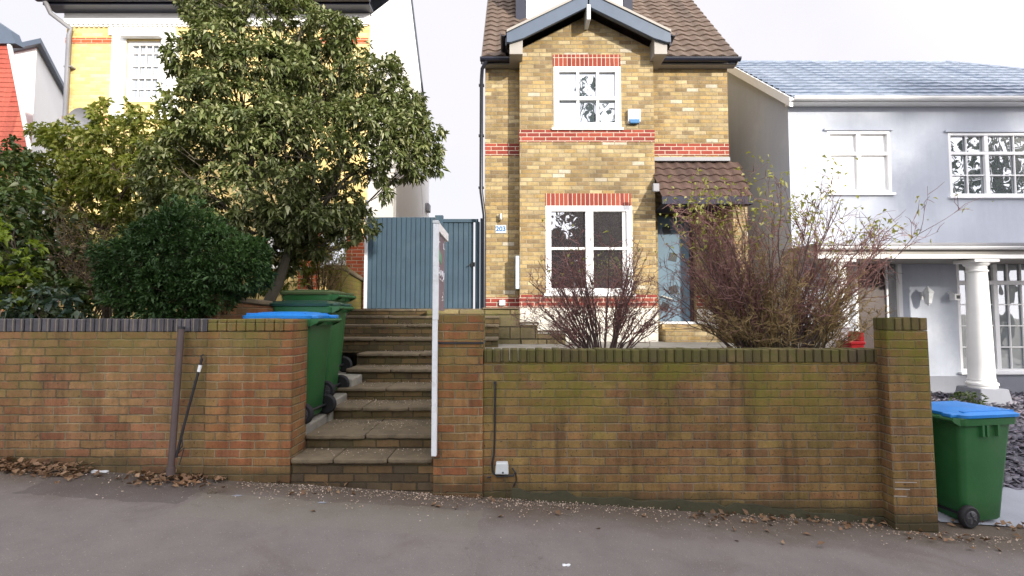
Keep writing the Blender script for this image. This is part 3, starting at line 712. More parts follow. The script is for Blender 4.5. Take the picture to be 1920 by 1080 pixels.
# white frieze and window surround
fz = MB(); fz.box(yl-.02, yr-.004, YY-.06, YY-.001, AZ(48,YY), zg); fz.build('frieze', M['white_gloss'], YH)
dn = MB()
for k in range(60):
    x = yl+.1+k*(yr-yl-.2)/60
    dn.box(x, x+.055, YY-.05, YY-.002, AZ(52,YY), AZ(48.2,YY))
dn.box(yl+.05, yr-.05, YY-.03, YY-.002, AZ(48.2,YY)-.02, AZ(48,YY)-.001); dn.build('dentil_course', M['white_gloss'], YH)
sr = MB(); sr.box(sx0-.3,sx0-.001,YY-.03,YY+.02,sz0-.3,sz1+.1); sr.box(sx1+.001,sx1+.4,YY-.03,YY+.02,sz0-.3,sz1+.1); sr.box(AX(206,YY,60),AX(330,YY,60),YY-.035,YY+.02,sz1+.102,AZ(53,YY)); sr.box(sx0-.29,sx1+.39,YY-.031,YY+.02,sz0-.4,sz0-.302)
sr.build('window_surround', M['white_gloss'], YH)
hd = MB(); hd.box(sx0-.05,sx1+.05,YY-.16,YY-.036,sz1+.02,sz1+.10); hd.build('window_hood', M['white_gloss'], YH)
mz = AZ(143, YY)
b = [('h', mz, .07, sx0+.09, sx1-.09)]
for i in range(1, 4):
    x = sx0+.09+(sx1-sx0-.18)*i/4; b += [('v', x, .025, sz0+.09, mz-.035), ('v', x, .025, mz+.035, sz1-.09)]
for zz in (98, 122, 165): b.append(('h', AZ(zz,YY), .025, sx0+.09, sx1-.09))
window(YH, sx0, sx1, sz0, sz1, YY+.03, .09, b, M['white'], M['glass'], None, label='white sash window of the yellow house')
b = [('v', (lx0+lx1)/2, .08, lz0+.06, lz1-.06), ('h', (lz0+lz1)/2, .06, lx0+.06, (lx0+lx1)/2-.04), ('h', (lz0+lz1)/2, .06, (lx0+lx1)/2+.04, lx1-.06)]
window(YH, lx0, lx1, lz0, lz1, YY+.03, .07, b, M['white'], M['glass_dark'], .06, label='ground floor window half hidden by the laurel')
# eaves, gutter, pipe
g_ = MB(); g_.box(yl-.2, yr+.08, YY-.36, YY-.061, zg+.0, zg+.05); g_.build('soffit', M['navy'], YH)
g_ = MB(); gutter(g_, (yl-.28,YY-.42,zg+.12), (yr+.1,YY-.42,zg+.12), .085); g_.box(yl-.22,yr+.08,YY-.34,YY-.31,zg+.052,zg+.22); g_.build('gutter', M['navy'], YH)
rt = MB(); tile_roof(rt, (yl-.25,YY-.35,zg+.2), (yr+.05,YY-.35,zg+.2), (0,math.cos(R(40)),math.sin(R(40))), 18, course=.3, pitch_w=.3, rise=.02, prof=.0, sub=1)
rt.quad((yl-.25,YY+3.75,rdz+.3),(yr+.05,YY+3.75,rdz+.3),(yr+.05,Yb+.3,zg-.5),(yl-.25,Yb+.3,zg-.5))
rt.build('roof', M['tile_grey'], YH)
pxx = AX(134, YY, 120)
dp = MB(); dp.tube([(yl-.1,YY-.42,zg+.04),(yl-.08,YY-.3,zg-.15),(pxx+.04,YY-.09,zg-.36),(pxx,YY-.09,zg-.5),(pxx,YY-.09,1.4)], .045, 10)
dp.box(pxx-.06,pxx+.1,YY-.12,YY,AZ(129,YY)-.015,AZ(129,YY)+.015)
dp.build('downpipe', M['greypipe'], YH, smooth=True)
p = at(152, 216, YY-.3)     # satellite dish
ds = MB(); ds.lathe((p.x,YY-.3,p.z-.12), [(.0,.09),(.12,.075),(.22,.03),(.27,-.02),(.265,-.03),(.2,.02),(.1,.06),(0,.075)], 24, 'y'); ds.tube([(p.x,YY-.2,p.z-.12),(p.x,YY,p.z-.2)], .02, 8); ds.tube([(p.x,YY-.25,p.z-.38),(p.x,YY-.6,p.z-.2)], .012, 6)
ds.build('satellite_dish', M['greypipe'], YH, smooth=True)
fl = at(798, 391, 17.5)
f_ = MB(); f_.box(yr+.03,yr+.16,17.3,17.7,fl.z-.12,fl.z+.16); f_.build('flood_light', M['greypipe'], YH, bevel=.02)
cb = MB(); cb.tube([(yr+.037,15.2,7.6),(yr+.037,15.6,6.9),(yr+.037,16.6,5.6),(yr+.037,17.2,4.0),(yr+.037,17.2,3.4)], .0035, 5); cb.build('cable', M['soffit'], YH)

# ================================================================ far left houses
YT = 12.5
TH_ = E('tiled_house', (-13.2, YT, 1.5), 'red clay tiled house with a steep roof at the far left edge', 'house')
a = at(57, 285, YT); b0 = at(18, 85, YT+.55)
eL = a.x-6
def back_of(p, k): return Vector((p.x*(1+k/p.y)-.5, p.y+k, p.z))      # the house stands askew, its right side turned away
ab, bb = back_of(a, 4.5), back_of(b0, 3.9)
hw = MB(); hw.quad((eL,YT+.25,1),(a.x-.3,YT+.25,1),(a.x-.3,YT+.25,a.z),(eL,YT+.25,a.z)); hw.quad((a.x-.3,YT+.25,1),(ab.x-.3,ab.y,1),(ab.x-.3,ab.y,a.z),(a.x-.3,YT+.25,a.z)); hw.build('wall', BR['garden_red'], TH_)
up = Vector((0, .55, b0.z-a.z)); Ls = up.length; nc = 22
rt = MB(); tile_roof(rt, (eL,YT,a.z), (a.x,YT,a.z), up, nc, course=Ls/nc, pitch_w=.2, rise=.022, prof=.004, sub=4, clip=lambda s: (0, (a.x-eL)+(b0.x-a.x)*s/Ls))
rt.quad((eL,YT,a.z-.01),(a.x,YT,a.z-.01),(b0.x,YT+.55,b0.z-.01),(eL,YT+.55,b0.z-.01)); rt.quad(tuple(a),tuple(ab),tuple(bb),tuple(b0)); rt.quad((eL,YT+.55,b0.z),tuple(b0),tuple(bb),(eL,bb.y,b0.z))
rf = rt.build('roof', M['tile_red'], TH_)
vb = MB(); vb.tube([(a.x+.02,YT-.03,a.z+.03),(b0.x+.02,YT+.52,b0.z+.03)], .05, 6); vb.build('verge_board', M['white_dirty'], rf)
rg = MB(); rg.prism_y([(eL,b0.z),(b0.x+.25,b0.z),(b0.x+.1,b0.z+.35),(b0.x-.5,b0.z+.75),(eL,b0.z+.9)], YT+.45, YT+.7); rg.build('ridge_flashing', M['barge'], rf)
g_ = MB(); gutter(g_, (eL,YT-.06,a.z-.05), (a.x+.06,YT-.06,a.z-.05), .07); g_.build('gutter', paint('maroon_gutter', (.12,.03,.03), .5), TH_)
YN = 16.
WH = E('white_house', (-15.2, YN, 1.5), 'white rendered house corner with dark grey eaves between red roof and yellow house', 'house')
c0 = at(76, 78, YN); c1 = at(122, 108, YN+3.2); c2 = at(-60, 92, YN+1.0)
hw = MB(); d1 = Vector((c1.x-c0.x, 3.2, 0)); d2 = Vector((c2.x-c0.x, 1.0, 0))
zt_ = c0.z
q0 = Vector((c0.x,YN,0)); q1 = q0+d1*3; q2 = q0+d2*2
n_in = (d1.normalized()+d2.normalized()).normalized()*.5
w0, w1, w2 = q0+n_in, q1+n_in*.8, q2+n_in*.8
hw.quad((w0.x,w0.y,1),(w1.x,w1.y,1),(w1.x,w1.y,zt_),(w0.x,w0.y,zt_)); hw.quad((w2.x,w2.y,1),(w0.x,w0.y,1),(w0.x,w0.y,zt_),(w2.x,w2.y,zt_)); hw.build('wall', M['flank'], WH)
ev = MB()
for q_ in (q1, q2):
    d_ = (q_-q0).normalized(); s_ = n_in.normalized()*.4
    ev.add([(q0.x,q0.y,zt_-.05),(q_.x,q_.y,zt_-.05),(q_.x,q_.y,zt_+.12),(q0.x,q0.y,zt_+.12),(q0.x+s_.x,q0.y+s_.y,zt_-.05),(q_.x+s_.x,q_.y+s_.y,zt_-.05)], [(0,1,2,3),(0,4,5,1)])
ev.build('eaves', M['barge'], WH)
rr = MB(); tp = q0+n_in*8; rr.add([(q0.x,q0.y,zt_+.12),(q1.x,q1.y,zt_+.12),(tp.x,tp.y,zt_+1.2),(q2.x,q2.y,zt_+.12)], [(0,1,2),(0,2,3)]); rr.build('roof', M['tile_grey'], WH)

# ================================================================ timber gate beside the house
YG = 9.62
GT = E('timber_gate', (AX(800,YG), YG, YARD), 'blue grey boarded double gate between yellow house and brick house', 'gate')
def boards(pa, pb, yt, yb, name, post=True):
    x0, x1 = AX(pa,YG,490), AX(pb,YG,490); z0, z1 = YARD-.025, AZ(yt,YG)
    b = MB(); b.box(x0+.01, x1-.01, YG+.02, YG+.05, z0+.02, z1-.02); n = max(3, int((x1-x0)/.088))
    for i in range(n):
        u0 = x0+(x1-x0)*i/n; u1 = x0+(x1-x0)*(i+1)/n
        b.box(u0+.006, u1-.006, YG+.0+.003*(i%2), YG+.019, z0+.025, z1-.025)
    return b.build(name, M['slate_paint'], GT, bevel=.003), x0, x1, z0, z1
o_, x0, x1, z0, z1 = boards(688, 815, 405, 577, 'gate_panel')
boards(830, 888, 413, 578, 'gate_panel')
ps = MB(); ps.box(AX(815,YG), AX(830,YG), YG-.03, YG+.06, YARD-.05, AZ(404,YG)); ps.box(AX(891,YG), AX(899,YG), YG-.02, YG+.06, YARD-.05, AZ(416,YG)); ps.box(AX(900.5,YG), AX(908,YG), YG-.05, YG+.06, YARD-.05, AZ(410,YG)); ps.build('gate_post', M['slate_paint'], GT, bevel=.004)
ps = MB(); ps.box(AX(828,YG,415), AX(897,YG,415), YG-.025, YG-.002, AZ(417,YG), AZ(411,YG)); ps.build('top_rail', M['slate_paint'], GT)
lt = MB(); lt.box(AX(884,YG), AX(890.5,YG), YG-.035, YG-.003, AZ(500,YG), AZ(492,YG)); lt.tube([(AX(882,YG),YG-.03,AZ(496,YG)),(AX(882,YG),YG-.06,AZ(497,YG)),(AX(878,YG),YG-.06,AZ(499,YG))], .012, 8); lt.build('latch', M['black'], GT)
ps = MB(); ps.box(AX(686,YG)-.03, AX(688.5,YG), YG-.03, YG+.05, YARD, AZ(404,YG)+.3); ps.build('edge_strip', M['white_dirty'], GT)
# ================================================================ street walls, piers and steps
YS = 4.61; T = .225
ztR = AZ(655, YS); 
pxA, pxB = AX(814, YS, 750), AX(906, YS, 750)
# right hand wall
rx0_, rx1_ = pxB+.001, AX(1660, YS, 800)
RW = E('brick_wall', ((rx0_+rx1_)/2, YS, gz(1.8)), 'long brown brick street wall with green moss, right of the steps', 'wall')
zc = ztR-.118
MB().box(rx0_, rx1_+.012, YS, YS+T, -.6, zc-.002).build('wall_face', BR['street'], RW)
cp = MB(); n = int((rx1_-rx0_)/.0785)
for i in range(n):
    x = rx0_+.002+i*.0785; j = rnd.uniform(-.004, .004)
    cp.box(x+.002, x+.0745, YS-.004+j, YS+T+.004, zc, ztR+rnd.uniform(-.006,.004))
cp.build('coping', BR['coping'], RW, bevel=.006)
# damp render skirting at the wall foot
sk = MB(); pts = []
for i in range(41):
    x = rx0_+.25+(rx1_-rx0_-.3)*i/40
    pts.append((x, gz(x)+.085+rnd.uniform(-.035,.02)))
sk.prism_y([(rx0_+.25,gz(rx0_+.25)-.2)]+[(rx1_-.05,gz(rx1_)-.2)]+pts[::-1], YS-.018, YS-.001); sk.build('cement_skirting', paint('damp_cement', (.05,.046,.025), .9, .4, 8, bump=.01), RW)
# gate pier between steps and right wall
PR = E('brick_pier', ((pxA+pxB)/2, YS, gz(-.5)), 'square brown brick pier between the steps and mossy wall, black strap around it', 'pier')
zP = AZ(588, YS-.03)
MB().box(pxA, pxB-.001, YS-.035, YS+.33, -.5, zP).build('shaft', BR['pier'], PR, bevel=.006)
sb = MB(); zs = AZ(643, YS-.03); sb.box(pxA-.006, pxB+.004, YS-.043, YS+.336, zs-.009, zs+.009); sb.build('strap', M['black'], PR)
# right end pier
q0, q1 = AX(1672, 4.47, 800), AX(1754, 4.47, 800)
PE = E('brick_pier', ((q0+q1)/2, 4.47, gz(3.6)), 'tall mossy brick end pier beside the blue lidded bin by the driveway', 'pier')
zQ = AZ(595, 4.47)
lean = .012
c_ = MB(); c_.add([(q0,4.47,-.7),(q1,4.47,-.7),(q1,4.64,-.7),(q0,4.64,-.7),(q0-lean,4.47,zQ-.116),(q1-.03,4.47,zQ-.116),(q1-.03,4.64,zQ-.116),(q0-lean,4.64,zQ-.116)],
   [(0,3,2,1),(4,5,6,7),(0,1,5,4),(1,2,6,5),(2,3,7,6),(3,0,4,7)]); c_.build('shaft', BR['street'], PE, bevel=.006)
cp = MB(); n = 5
for i in range(n):
    a_ = q0-lean+(q1-q0-.018)*i/n
    cp.box(a_+.003, a_+(q1-q0-.018)/n-.003, 4.466, 4.644, zQ-.114, zQ+rnd.uniform(-.005,.003))
cp.build('coping', BR['coping'], PE, bevel=.006)
ch = MB()                               # old chalk line marks on the pier
for pa, pb, py in ((1678,1719,904),(1678,1706,917),(1676,1700,930)):
    ch.quad(*[(AX(p_,4.467,py), 4.4665, AZ(y_,4.467)) for p_, y_ in ((pa,py+1),(pb,py+1.6),(pb,py-.2),(pa,py-.8))])
ch.build('chalk_mark', paint('chalk', (.33,.30,.26), .9), PE)
# left wall and pier
lp0, lp1 = AX(386, YS, 750), AX(545, YS, 850)
LP = E('brick_pier', ((lp0+lp1)/2, YS, gz(-2.4)), 'broad brown brick gate pier left of the steps beside the green bins', 'pier')
zL = AZ(598, YS)
b_ = MB(); b_.box(lp0+.001, lp1, YS-.012, YS+.33, -.4, zL-.116); b_.build('shaft', BR['pier'], LP, bevel=.006)
cp = MB(); n = int((lp1-lp0)/.079)
for i in range(n):
    a_ = lp0+.002+(lp1-lp0)*i/n
    cp.box(a_+.003, a_+(lp1-lp0)/n-.003, YS-.014, YS+.33, zL-.114, zL+rnd.uniform(-.006,.004))
cp.build('coping', BR['pier'], LP, bevel=.006)
LW = E('brick_wall', (-3.9, YS, gz(-3.9)), 'brown street wall with dark blue coping, under the round clipped shrub', 'wall')
zW = AZ(598, YS)
MB().box(-7.2, lp0-.003, YS, YS+T, -.3, zW-.118).build('wall_face', BR['street_left'], LW)
cp = MB(); x = lp0-.004
while x > -7.1:
    j = rnd.uniform(-.004,.004)
    cp.box(x-.0745, x-.002, YS-.003+j, YS+T, zW-.116, zW+rnd.uniform(-.004,.004)); x -= .0795
cp.build('coping', BR['blue_coping'], LW, bevel=.005)
# steps
ST = E('stone_steps', (-1.4, 4.7, gz(-1.4)), 'worn flight of mossy stone steps rising between the two brick piers', 'steps')
SX0, SX1 = lp1+.004, pxA-.004
ys = [AZ(862,4.62)]
Yk = [4.60, 4.92, 5.60, 6.05, 6.55, 7.0, 7.45, 7.9, 8.25, 8.6]
yf = [860, 815, 763, 727, 692, 662, 634, 608, 592, 579]
zk = [AZ(p, Y) for p, Y in zip(yf, Yk)]
tv = rnd
for k in range(10):
    x0_, x1_ = SX0+(0 if k < 2 else -.06), SX1+(0 if k < 2 else .5 if k > 3 else .001)
    if k >= 3: x0_ -= .75 if k > 5 else .1
    z_ = zk[k]; y0_ = Yk[k]; y1_ = Yk[k+1] if k < 9 else 8.62
    zb_ = zk[k-1] if k else gz(-1.4)-.3
    r_ = MB(); r_.box(x0_+.002, x1_-.002, y0_+(.02 if k < 7 else .004), y0_+.16, zb_-.03, z_-.044); r_.build('riser', BR['steps'], ST)
    # tread: two or three slabs
    t_ = MB(); cuts = sorted([x0_]+[x0_+(x1_-x0_)*f for f in ([.45] if k % 2 else [.3,.68])]+[x1_])
    for i in range(len(cuts)-1):
        dz = rnd.uniform(-.006,.006); dy = rnd.uniform(-.012,.012)
        xa, xb = cuts[i]+.003, cuts[i+1]-.003; nn = max(3, int((xb-xa)/.05))
        edge = [(xa+(xb-xa)*j/nn, y0_-.012+dy+rnd.uniform(-.007,.007)+(.014 if j in (0,nn) else 0)) for j in range(nn+1)]
        t_.prism_z(edge+[(xb, y1_+.06),(xa, y1_+.06)], z_-.042+dz*.4, z_+dz)
    t_.build('tread', M['tread'], ST, bevel=.012, seg=2)
# side ledge the bins stand on
LG = E('concrete_ledge', (-2.3, 5.6, .4), 'stepped concrete ledge under the green bins beside the steps', 'ledge')
led = [(4.95, 5.52, AZ(784,5.25)), (5.525, 6.15, AZ(742,5.85)), (6.155, 7.0, AZ(702,6.45))]
for i, (a_, b_, z_) in enumerate(led):
    bx = MB(); xr = -1.985+.03*i
    bx.add([(-2.85,a_,-.1),(xr,a_,-.1),(xr,b_,-.1),(-2.85,b_,-.1),(-2.85,a_,z_),(xr+.0,a_,z_-.02),(xr,b_,z_),(-2.85,b_,z_)], [(0,3,2,1),(4,5,6,7),(0,1,5,4),(1,2,6,5),(2,3,7,6),(3,0,4,7)])
    bx.build('block', M['concrete'], LG, bevel=.015, seg=2)
# stone retaining wall right of the steps
SW = E('stone_wall', (0, 8.35, GARD), 'low mossy stone block wall stepping down in front of the bay window', 'wall')
yy = 8.32
sw = MB(); 
for pa, pb, pt in ((800,975,581), (975.5,1008,609), (1008.5,1060,626)):
    sw.box(AX(pa,yy), AX(pb,yy), yy, yy+(.3 if pa > 900 else .28), GARD-.2, AZ(pt,yy))
sw.build('block_face', BR['stone'], SW, bevel=.012, seg=2)
cs = MB()
for pa, pb, pt in ((905,975,580), (974,1010,607.5), (1007,1064,624)):
    cs.box(AX(pa,yy), AX(pb,yy), yy-.025, yy+.32, AZ(pt,yy)+.001, AZ(pt,yy)+.03)
cs.build('coping', M['tread'], SW, bevel=.01, seg=2)
# low brick garden wall behind the bins
GW = E('brick_wall', (-2.95, 6.0, 1.2), 'low red brick garden wall behind the bins under the laurel', 'wall')
g_ = MB(); g_.prism_x([(5.0,.8),(7.2,.8),(7.2,1.66),(5.0,1.74)], -3.1, -2.9); g_.build('wall_face', BR['garden_red'], GW)
g_ = MB(); g_.prism_x([(4.98,1.742),(7.22,1.662),(7.22,1.72),(4.98,1.80)], -3.14, -2.87); g_.build('coping', M['tread'], GW, bevel=.012)
BW = E('brick_wall', (-3.0, 9.1, 1.6), 'brown garden wall with sloping coping left of the timber gate', 'wall')
g_ = MB(); g_.prism_x([(8.6,1.2),(9.8,1.2),(9.8,AZ(528,9.6)),(8.6,AZ(506,8.6))], -3.14, -2.89); g_.build('wall_face', BR['street'], BW)
g_ = MB(); g_.prism_x([(8.57,AZ(506,8.6)+.001),(9.82,AZ(528,9.6)+.001),(9.82,AZ(528,9.6)+.07),(8.57,AZ(506,8.6)+.09)], -3.2, -2.84); g_.build('coping', M['tread'], BW, bevel=.015)
# low white wall and red plastic box behind the bush
LWW = E('garden_wall', (3.5, 5.75, .3), 'low white rendered wall glimpsed under the larger bare bush', 'wall')
MB().box(AX(1500,5.75), AX(1592,5.75), 5.75, 5.9, .9, AZ(616,5.75)).build('wall_face', M['white_gloss'], LWW, bevel=.01)
MB().box(AX(1498,5.75), AX(1594,5.75), 5.73, 5.92, AZ(616,5.75)+.001, AZ(612,5.75)).build('coping', M['white_gloss'], LWW, bevel=.008)
RB = E('plastic_box', (AX(1605,5.5), 5.5, 1.12), 'bright red plastic box with one raised end, behind wall by the bush', 'plastic box')
x0_, x1_ = AX(1592,5.5), AX(1617,5.5); zt0 = AZ(641,5.5)
b_ = MB(); b_.box(x0_,x1_,5.5,5.72,1.1,zt0); b_.box(x0_-.01,x1_+.01,5.49,5.725,zt0-.03,zt0+.004); b_.build('tub', M['red_plastic'], RB, bevel=.006)
b_ = MB(); b_.prism_y([(x1_-.05,zt0+.006),(x1_+.005,zt0+.006),(x1_+.0,AZ(622,5.5)),(x1_-.03,AZ(622,5.5))], 5.5, 5.71); b_.build('raised_end', M['red_plastic'], RB, bevel=.005)

# ================================================================ sign post with board
YP_ = 4.50
SP = E('sign_post', (AX(814,YP_,700), YP_, AZ(857,YP_)), 'tall white agent sign post with a mauve board seen edge on', 'sign post')
xp0, xp1 = AX(810.5,YP_,600), AX(820,YP_,600); zt1 = AZ(413,YP_)
p_ = MB(); p_.box(xp0,xp1,YP_,YP_+.05,AZ(856,YP_),AZ(600,YP_)); p_.box(xp0+.001,xp1+.004,YP_-.004,YP_+.054,AZ(599.8,YP_),zt1-.03); p_.build('post', M['white_dirty'], SP, bevel=.003)
p_ = MB(); p_.box(xp0-.004,xp1+.006,YP_-.005,YP_+.055,zt1-.028,zt1); p_.build('post_cap', M['box_grey'], SP, bevel=.003)
p_ = MB(); p_.box(xp1-.035,xp1+.006,YP_+.056,YP_+.70,zt1-.095,zt1-.01); p_.build('arm', M['white'], SP, bevel=.003)
zb1, zb0 = zt1-.10, AZ(582, YP_+.06)
bd = MB(); bd.box(xp1-.022,xp1-.012,YP_+.06,YP_+.56,zb0,zb1); bd = bd.build('board', M['purple'], SP)
XB = xp1-.0112
def strokes(name, mat, polys, r=.012):
    m_ = MB()
    for pl_ in polys:
        m_.tube([(XB, YP_+.06+u*.5, zb0+(zb1-zb0)*v) for u, v in pl_], r, 4)
    m_.build(name, mat, bd)
strokes('letter_mark', M['letter_white'], [[(.72,.93),(.72,.86),(.86,.86)], [(.05,.93),(.05,.9),(.25,.9)]], .008)
strokes('script_mark', M['letter_white'], [[(.05,.55),(.2,.56),(.25,.5),(.12,.47)],[(.3,.53),(.32,.46),(.42,.48),(.44,.54)],[(.5,.5),(.55,.45),(.62,.49),(.66,.54),(.7,.46)],[(.75,.5),(.85,.52),(.8,.44),(.7,.42)],[(.3,.42),(.42,.41)],[(.55,.41),(.7,.40)]], .006)
strokes('script_mark', M['letter_white'], [[(.72,.25),(.8,.22)],[(.6,.17),(.7,.2),(.74,.16)],[(.6,.14),(.78,.15)]], .005)
gm = MB(); gm.prism_x([(YP_+.07,zb1-.115),(YP_+.30,zb1-.19),(YP_+.30,zb1-.27),(YP_+.07,zb1-.22)], XB-.002, XB+.003); gm.build('green_mark', M['letter_green'], bd)

# ================================================================ leaning post, rod, junction box
LPo = E('metal_post', (AX(319,4.5,880), 4.5, gz(-3)), 'rusty brown metal post leaning on the left brick wall', 'post')
a_, b_ = at(320, 886, 4.42), at(340, 614, 4.54)
p_ = MB(); p_.tube([a_, a_.lerp(b_,.5), b_], .028, 12); p_.build('tube', M['pole'], LPo, smooth=True)
p_ = MB(); p_.tube([a_+Vector((0,0,-.02)), a_+(b_-a_)*.035], .036, 12); p_.build('base_collar', M['pole'], LPo, smooth=True)
p_ = MB(); p_.tube([b_-(b_-a_)*.012, b_+(b_-a_)*.006], .03, 12); p_.build('end_cap', M['black'], LPo, smooth=True)
RD = E('broken_pole', (AX(335,4.52,850), 4.52, gz(-3)), 'thin black pole with white tag, leaning beside the brown metal post', 'pole')
c0_, c1_ = at(330, 858, 4.44), at(379, 672, 4.56)
p_ = MB(); p_.tube([c0_, c0_.lerp(c1_,.5)+Vector((-.004,0,0)), c1_], .011, 8); p_.build('rod', M['black'], RD, smooth=True)
p_ = MB(); p_.tube([c0_.lerp(c1_,.86), c0_.lerp(c1_,.93)], .0145, 8); p_.build('tag', M['white_dirty'], RD)
p_ = MB(); p_.tube([c0_.lerp(c1_,.05),c0_.lerp(c1_,.12)+Vector((.035,-.01,0)),c0_.lerp(c1_,.2)+Vector((.012,-.01,0))], .006, 6); p_.build('hook', M['black'], RD); p_ = MB(); p_.tube([c0_.lerp(c1_,.03),c0_.lerp(c1_,.1)+Vector((.05,0,-.0)),c0_+Vector((.03,0,-.06))], .005, 6); p_.build('hook', M['black'], RD); p_ = MB(); p_.tube([c1_, c1_+Vector((-.012,0,.02)), c1_+Vector((.01,0,.035))], .006, 6)
p_.build('wire_end', M['black'], RD)
JB = E('junction_box', (AX(941,YS,880), YS, AZ(890,YS)), 'pale grey junction box with black cable at the foot of the mossy wall', 'junction box')
a_, b_ = at(928, 889, YS-.05), at(954, 867, YS-.05)
p_ = MB(); p_.prism_y([(a_.x,a_.z),(b_.x,a_.z),(b_.x-.008,b_.z),(a_.x+.01,b_.z)], YS-.07, YS-.001); bxx = p_.build('box', M['box_grey'], JB, bevel=.01, seg=2)
p_ = MB(); p_.lathe(((a_.x+b_.x)/2+.01,YS-.074,a_.z+.02), [(.0,-.002),(.008,-.002),(.008,.006),(0,.006)], 10, 'y'); p_.build('screw', M['black'], bxx)
p_ = MB(); p_.tube([(AX(929,YS,720),YS-.01,AZ(717,YS)),(AX(928,YS,760),YS-.012,AZ(760,YS)),(AX(927.5,YS,800),YS-.012,AZ(805,YS)),(AX(927,YS),YS-.012,AZ(850,YS)),(AX(923,YS),YS-.014,AZ(868,YS)),(AX(924,YS),YS-.014,AZ(884,YS)),(AX(932,YS),YS-.03,AZ(891.5,YS)),(AX(945,YS),YS-.03,AZ(890.5,YS)),(AX(962,YS),YS-.03,AZ(890,YS)),(AX(966,YS),YS-.02,AZ(884,YS)),(AX(960,YS),YS-.015,AZ(876,YS))], .0085, 6); p_.build('cable', M['black'], JB, smooth=True)
p_ = MB(); p_.tube([(AX(966,YS),YS-.02,AZ(884,YS)),(AX(968,YS),YS-.015,AZ(900,YS)),(AX(962,YS),YS-.012,AZ(912,YS))], .006, 6); p_.tube([(AX(922,YS),YS-.02,AZ(893,YS)),(AX(914,YS),YS-.02,AZ(894,YS))], .008, 6); p_.build('cable', M['black'], JB)
p = MB(); p.box(AX(926,YS,716),AX(931,YS,716),YS-.018,YS-.001,AZ(720,YS),AZ(715,YS)); p.build('cable_clip', M['black'], JB)

# ================================================================ wheelie bins
def rrect(x0, x1, y0, y1, r, z, k=3):
    pts = []
    for cx, cy, a0 in ((x1-r,y1-r,0),(x0+r,y1-r,90),(x0+r,y0+r,180),(x1-r,y0+r,270)):
        for i in range(k+1):
            a = R(a0+90*i/k); pts.append((cx+r*math.cos(a), cy+r*math.sin(a), z))
    return pts
def loft(mb, rings, cap=True):
    n = len(rings[0]); b = len(mb.v)
    vs = [p for r_ in rings for p in r_]
    fs = []
    for i in range(len(rings)-1):
        for k in range(n): fs.append((i*n+k, i*n+(k+1)%n, (i+1)*n+(k+1)%n, (i+1)*n+k))
    if cap: fs.append(tuple(range(n-1,-1,-1))); fs.append(tuple((len(rings)-1)*n+k for k in range(n)))
    return mb.add(vs, fs)
def make_bin(label, body_m, lid_m):
    b = E('wheelie_bin', (0,0,0), label, 'wheelie bin')
    m = MB()
    loft(m, [rrect(-.20,.20,-.205,.205,.05,.03), rrect(-.215,.215,-.215,.215,.05,.05), rrect(-.235,.225,-.225,.225,.05,.25), rrect(-.30,.262,-.262,.262,.055,.84),
             rrect(-.305,.266,-.266,.266,.055,.90), rrect(-.335,.285,-.290,.290,.05,.905), rrect(-.340,.29,-.295,.295,.05,.965), rrect(-.335,.285,-.29,.29,.05,.972)])
    rb = m
    for y in (-.17, .0, .17):
        rb.box(-.333,-.318,y-.012,y+.012,.80,.904)
    for x in (-.12, .0, .05):
        for s in (-1, 1): rb.box(x-.012,x+.012,min(s*.262,s*.289),max(s*.262,s*.289),.80,.904)
    body = m.build('body', body_m, b, smooth=True)
    l = MB()
    loft(l, [rrect(-.37,.275,-.305,.305,.06,.974), rrect(-.372,.278,-.308,.308,.06,1.0), rrect(-.33,.24,-.27,.27,.08,1.018), rrect(-.26,.18,-.2,.2,.1,1.035), rrect(-.15,.1,-.1,.1,.1,1.04)])
    for s in (-1, 1): l.box(-.34,.22,s*.235-.02,s*.235+.02,1.008,1.026)
    l.box(-.345,-.30,-.2,.2,1.0,1.024)
    lid = l.build('lid', lid_m, b, smooth=True)
    for y in (-.2, .2): MB().box(.24,.345,y-.045,y+.045,.972,1.008).build('hinge_lug', lid_m, lid, bevel=.01, seg=2)
    MB().box(-.40,-.365,-.13,.13,.975,1.0).build('lid_grip', lid_m, lid, bevel=.01, seg=2)
    h = MB()
    h.tube([(.345,-.27,.955),(.345,.27,.955)], .017, 10)
    for y in (-.26, -.13, .13, .26):
        h.prism_y([(.28,.90),(.35,.935),(.365,.955),(.355,.975),(.28,.972)][::-1], y-.014, y+.014)
    h.build('handle', body_m, b, smooth=True)
    ax_ = MB(); ax_.tube([(.225,-.24,.1),(.225,.24,.1)], .014, 10); ax_.build('axle', M['black'], b)
    for s in (-1, 1):
        w = MB(); w.lathe((.225,s*.262,.1), [(.06,-.026),(.085,-.028),(.097,-.018),(.1,-.008),(.1,.008),(.097,.018),(.085,.028),(.06,.026)], 28, 'y')
        wh = w.build('wheel', M['rubber'], b, smooth=True)
        hb = MB(); hb.lathe((.225,s*.289,.1), [(.0,-.004),(.058,-.004),(.06,.0),(.056,.003),(0,.003)], 20, 'y')
        sp = hb
        for k in range(5):
            a = 2*math.pi*k/5
            sp.tube([(.225+.012*math.cos(a),s*.2935,.1+.012*math.sin(a)),(.225+.052*math.cos(a),s*.2935,.1+.052*math.sin(a))], .007, 5)
        hb.build('hub', paint('wheel_hub', (.05,.05,.055), .4), wh, smooth=True)
    return b
GRP = 'green wheelie bins beside the steps'
b1 = make_bin('green wheelie bin with bright blue lid, nearest of three beside the steps', M['green'], M['bluelid'])
b1.location = (-2.24, 5.235, led[0][2]-.003); b1.rotation_euler = (0,0,R(-3)); b1['group'] = GRP; b1.scale = (1.05,)*3
b2 = make_bin('green wheelie bin with dark green lid, middle of three beside steps', M['green'], M['green_dark'])
b2.location = (-2.28, 5.84, led[1][2]-.003); b2.rotation_euler = (0,0,R(2)); b2['group'] = GRP; b2.scale = (1.05,)*3
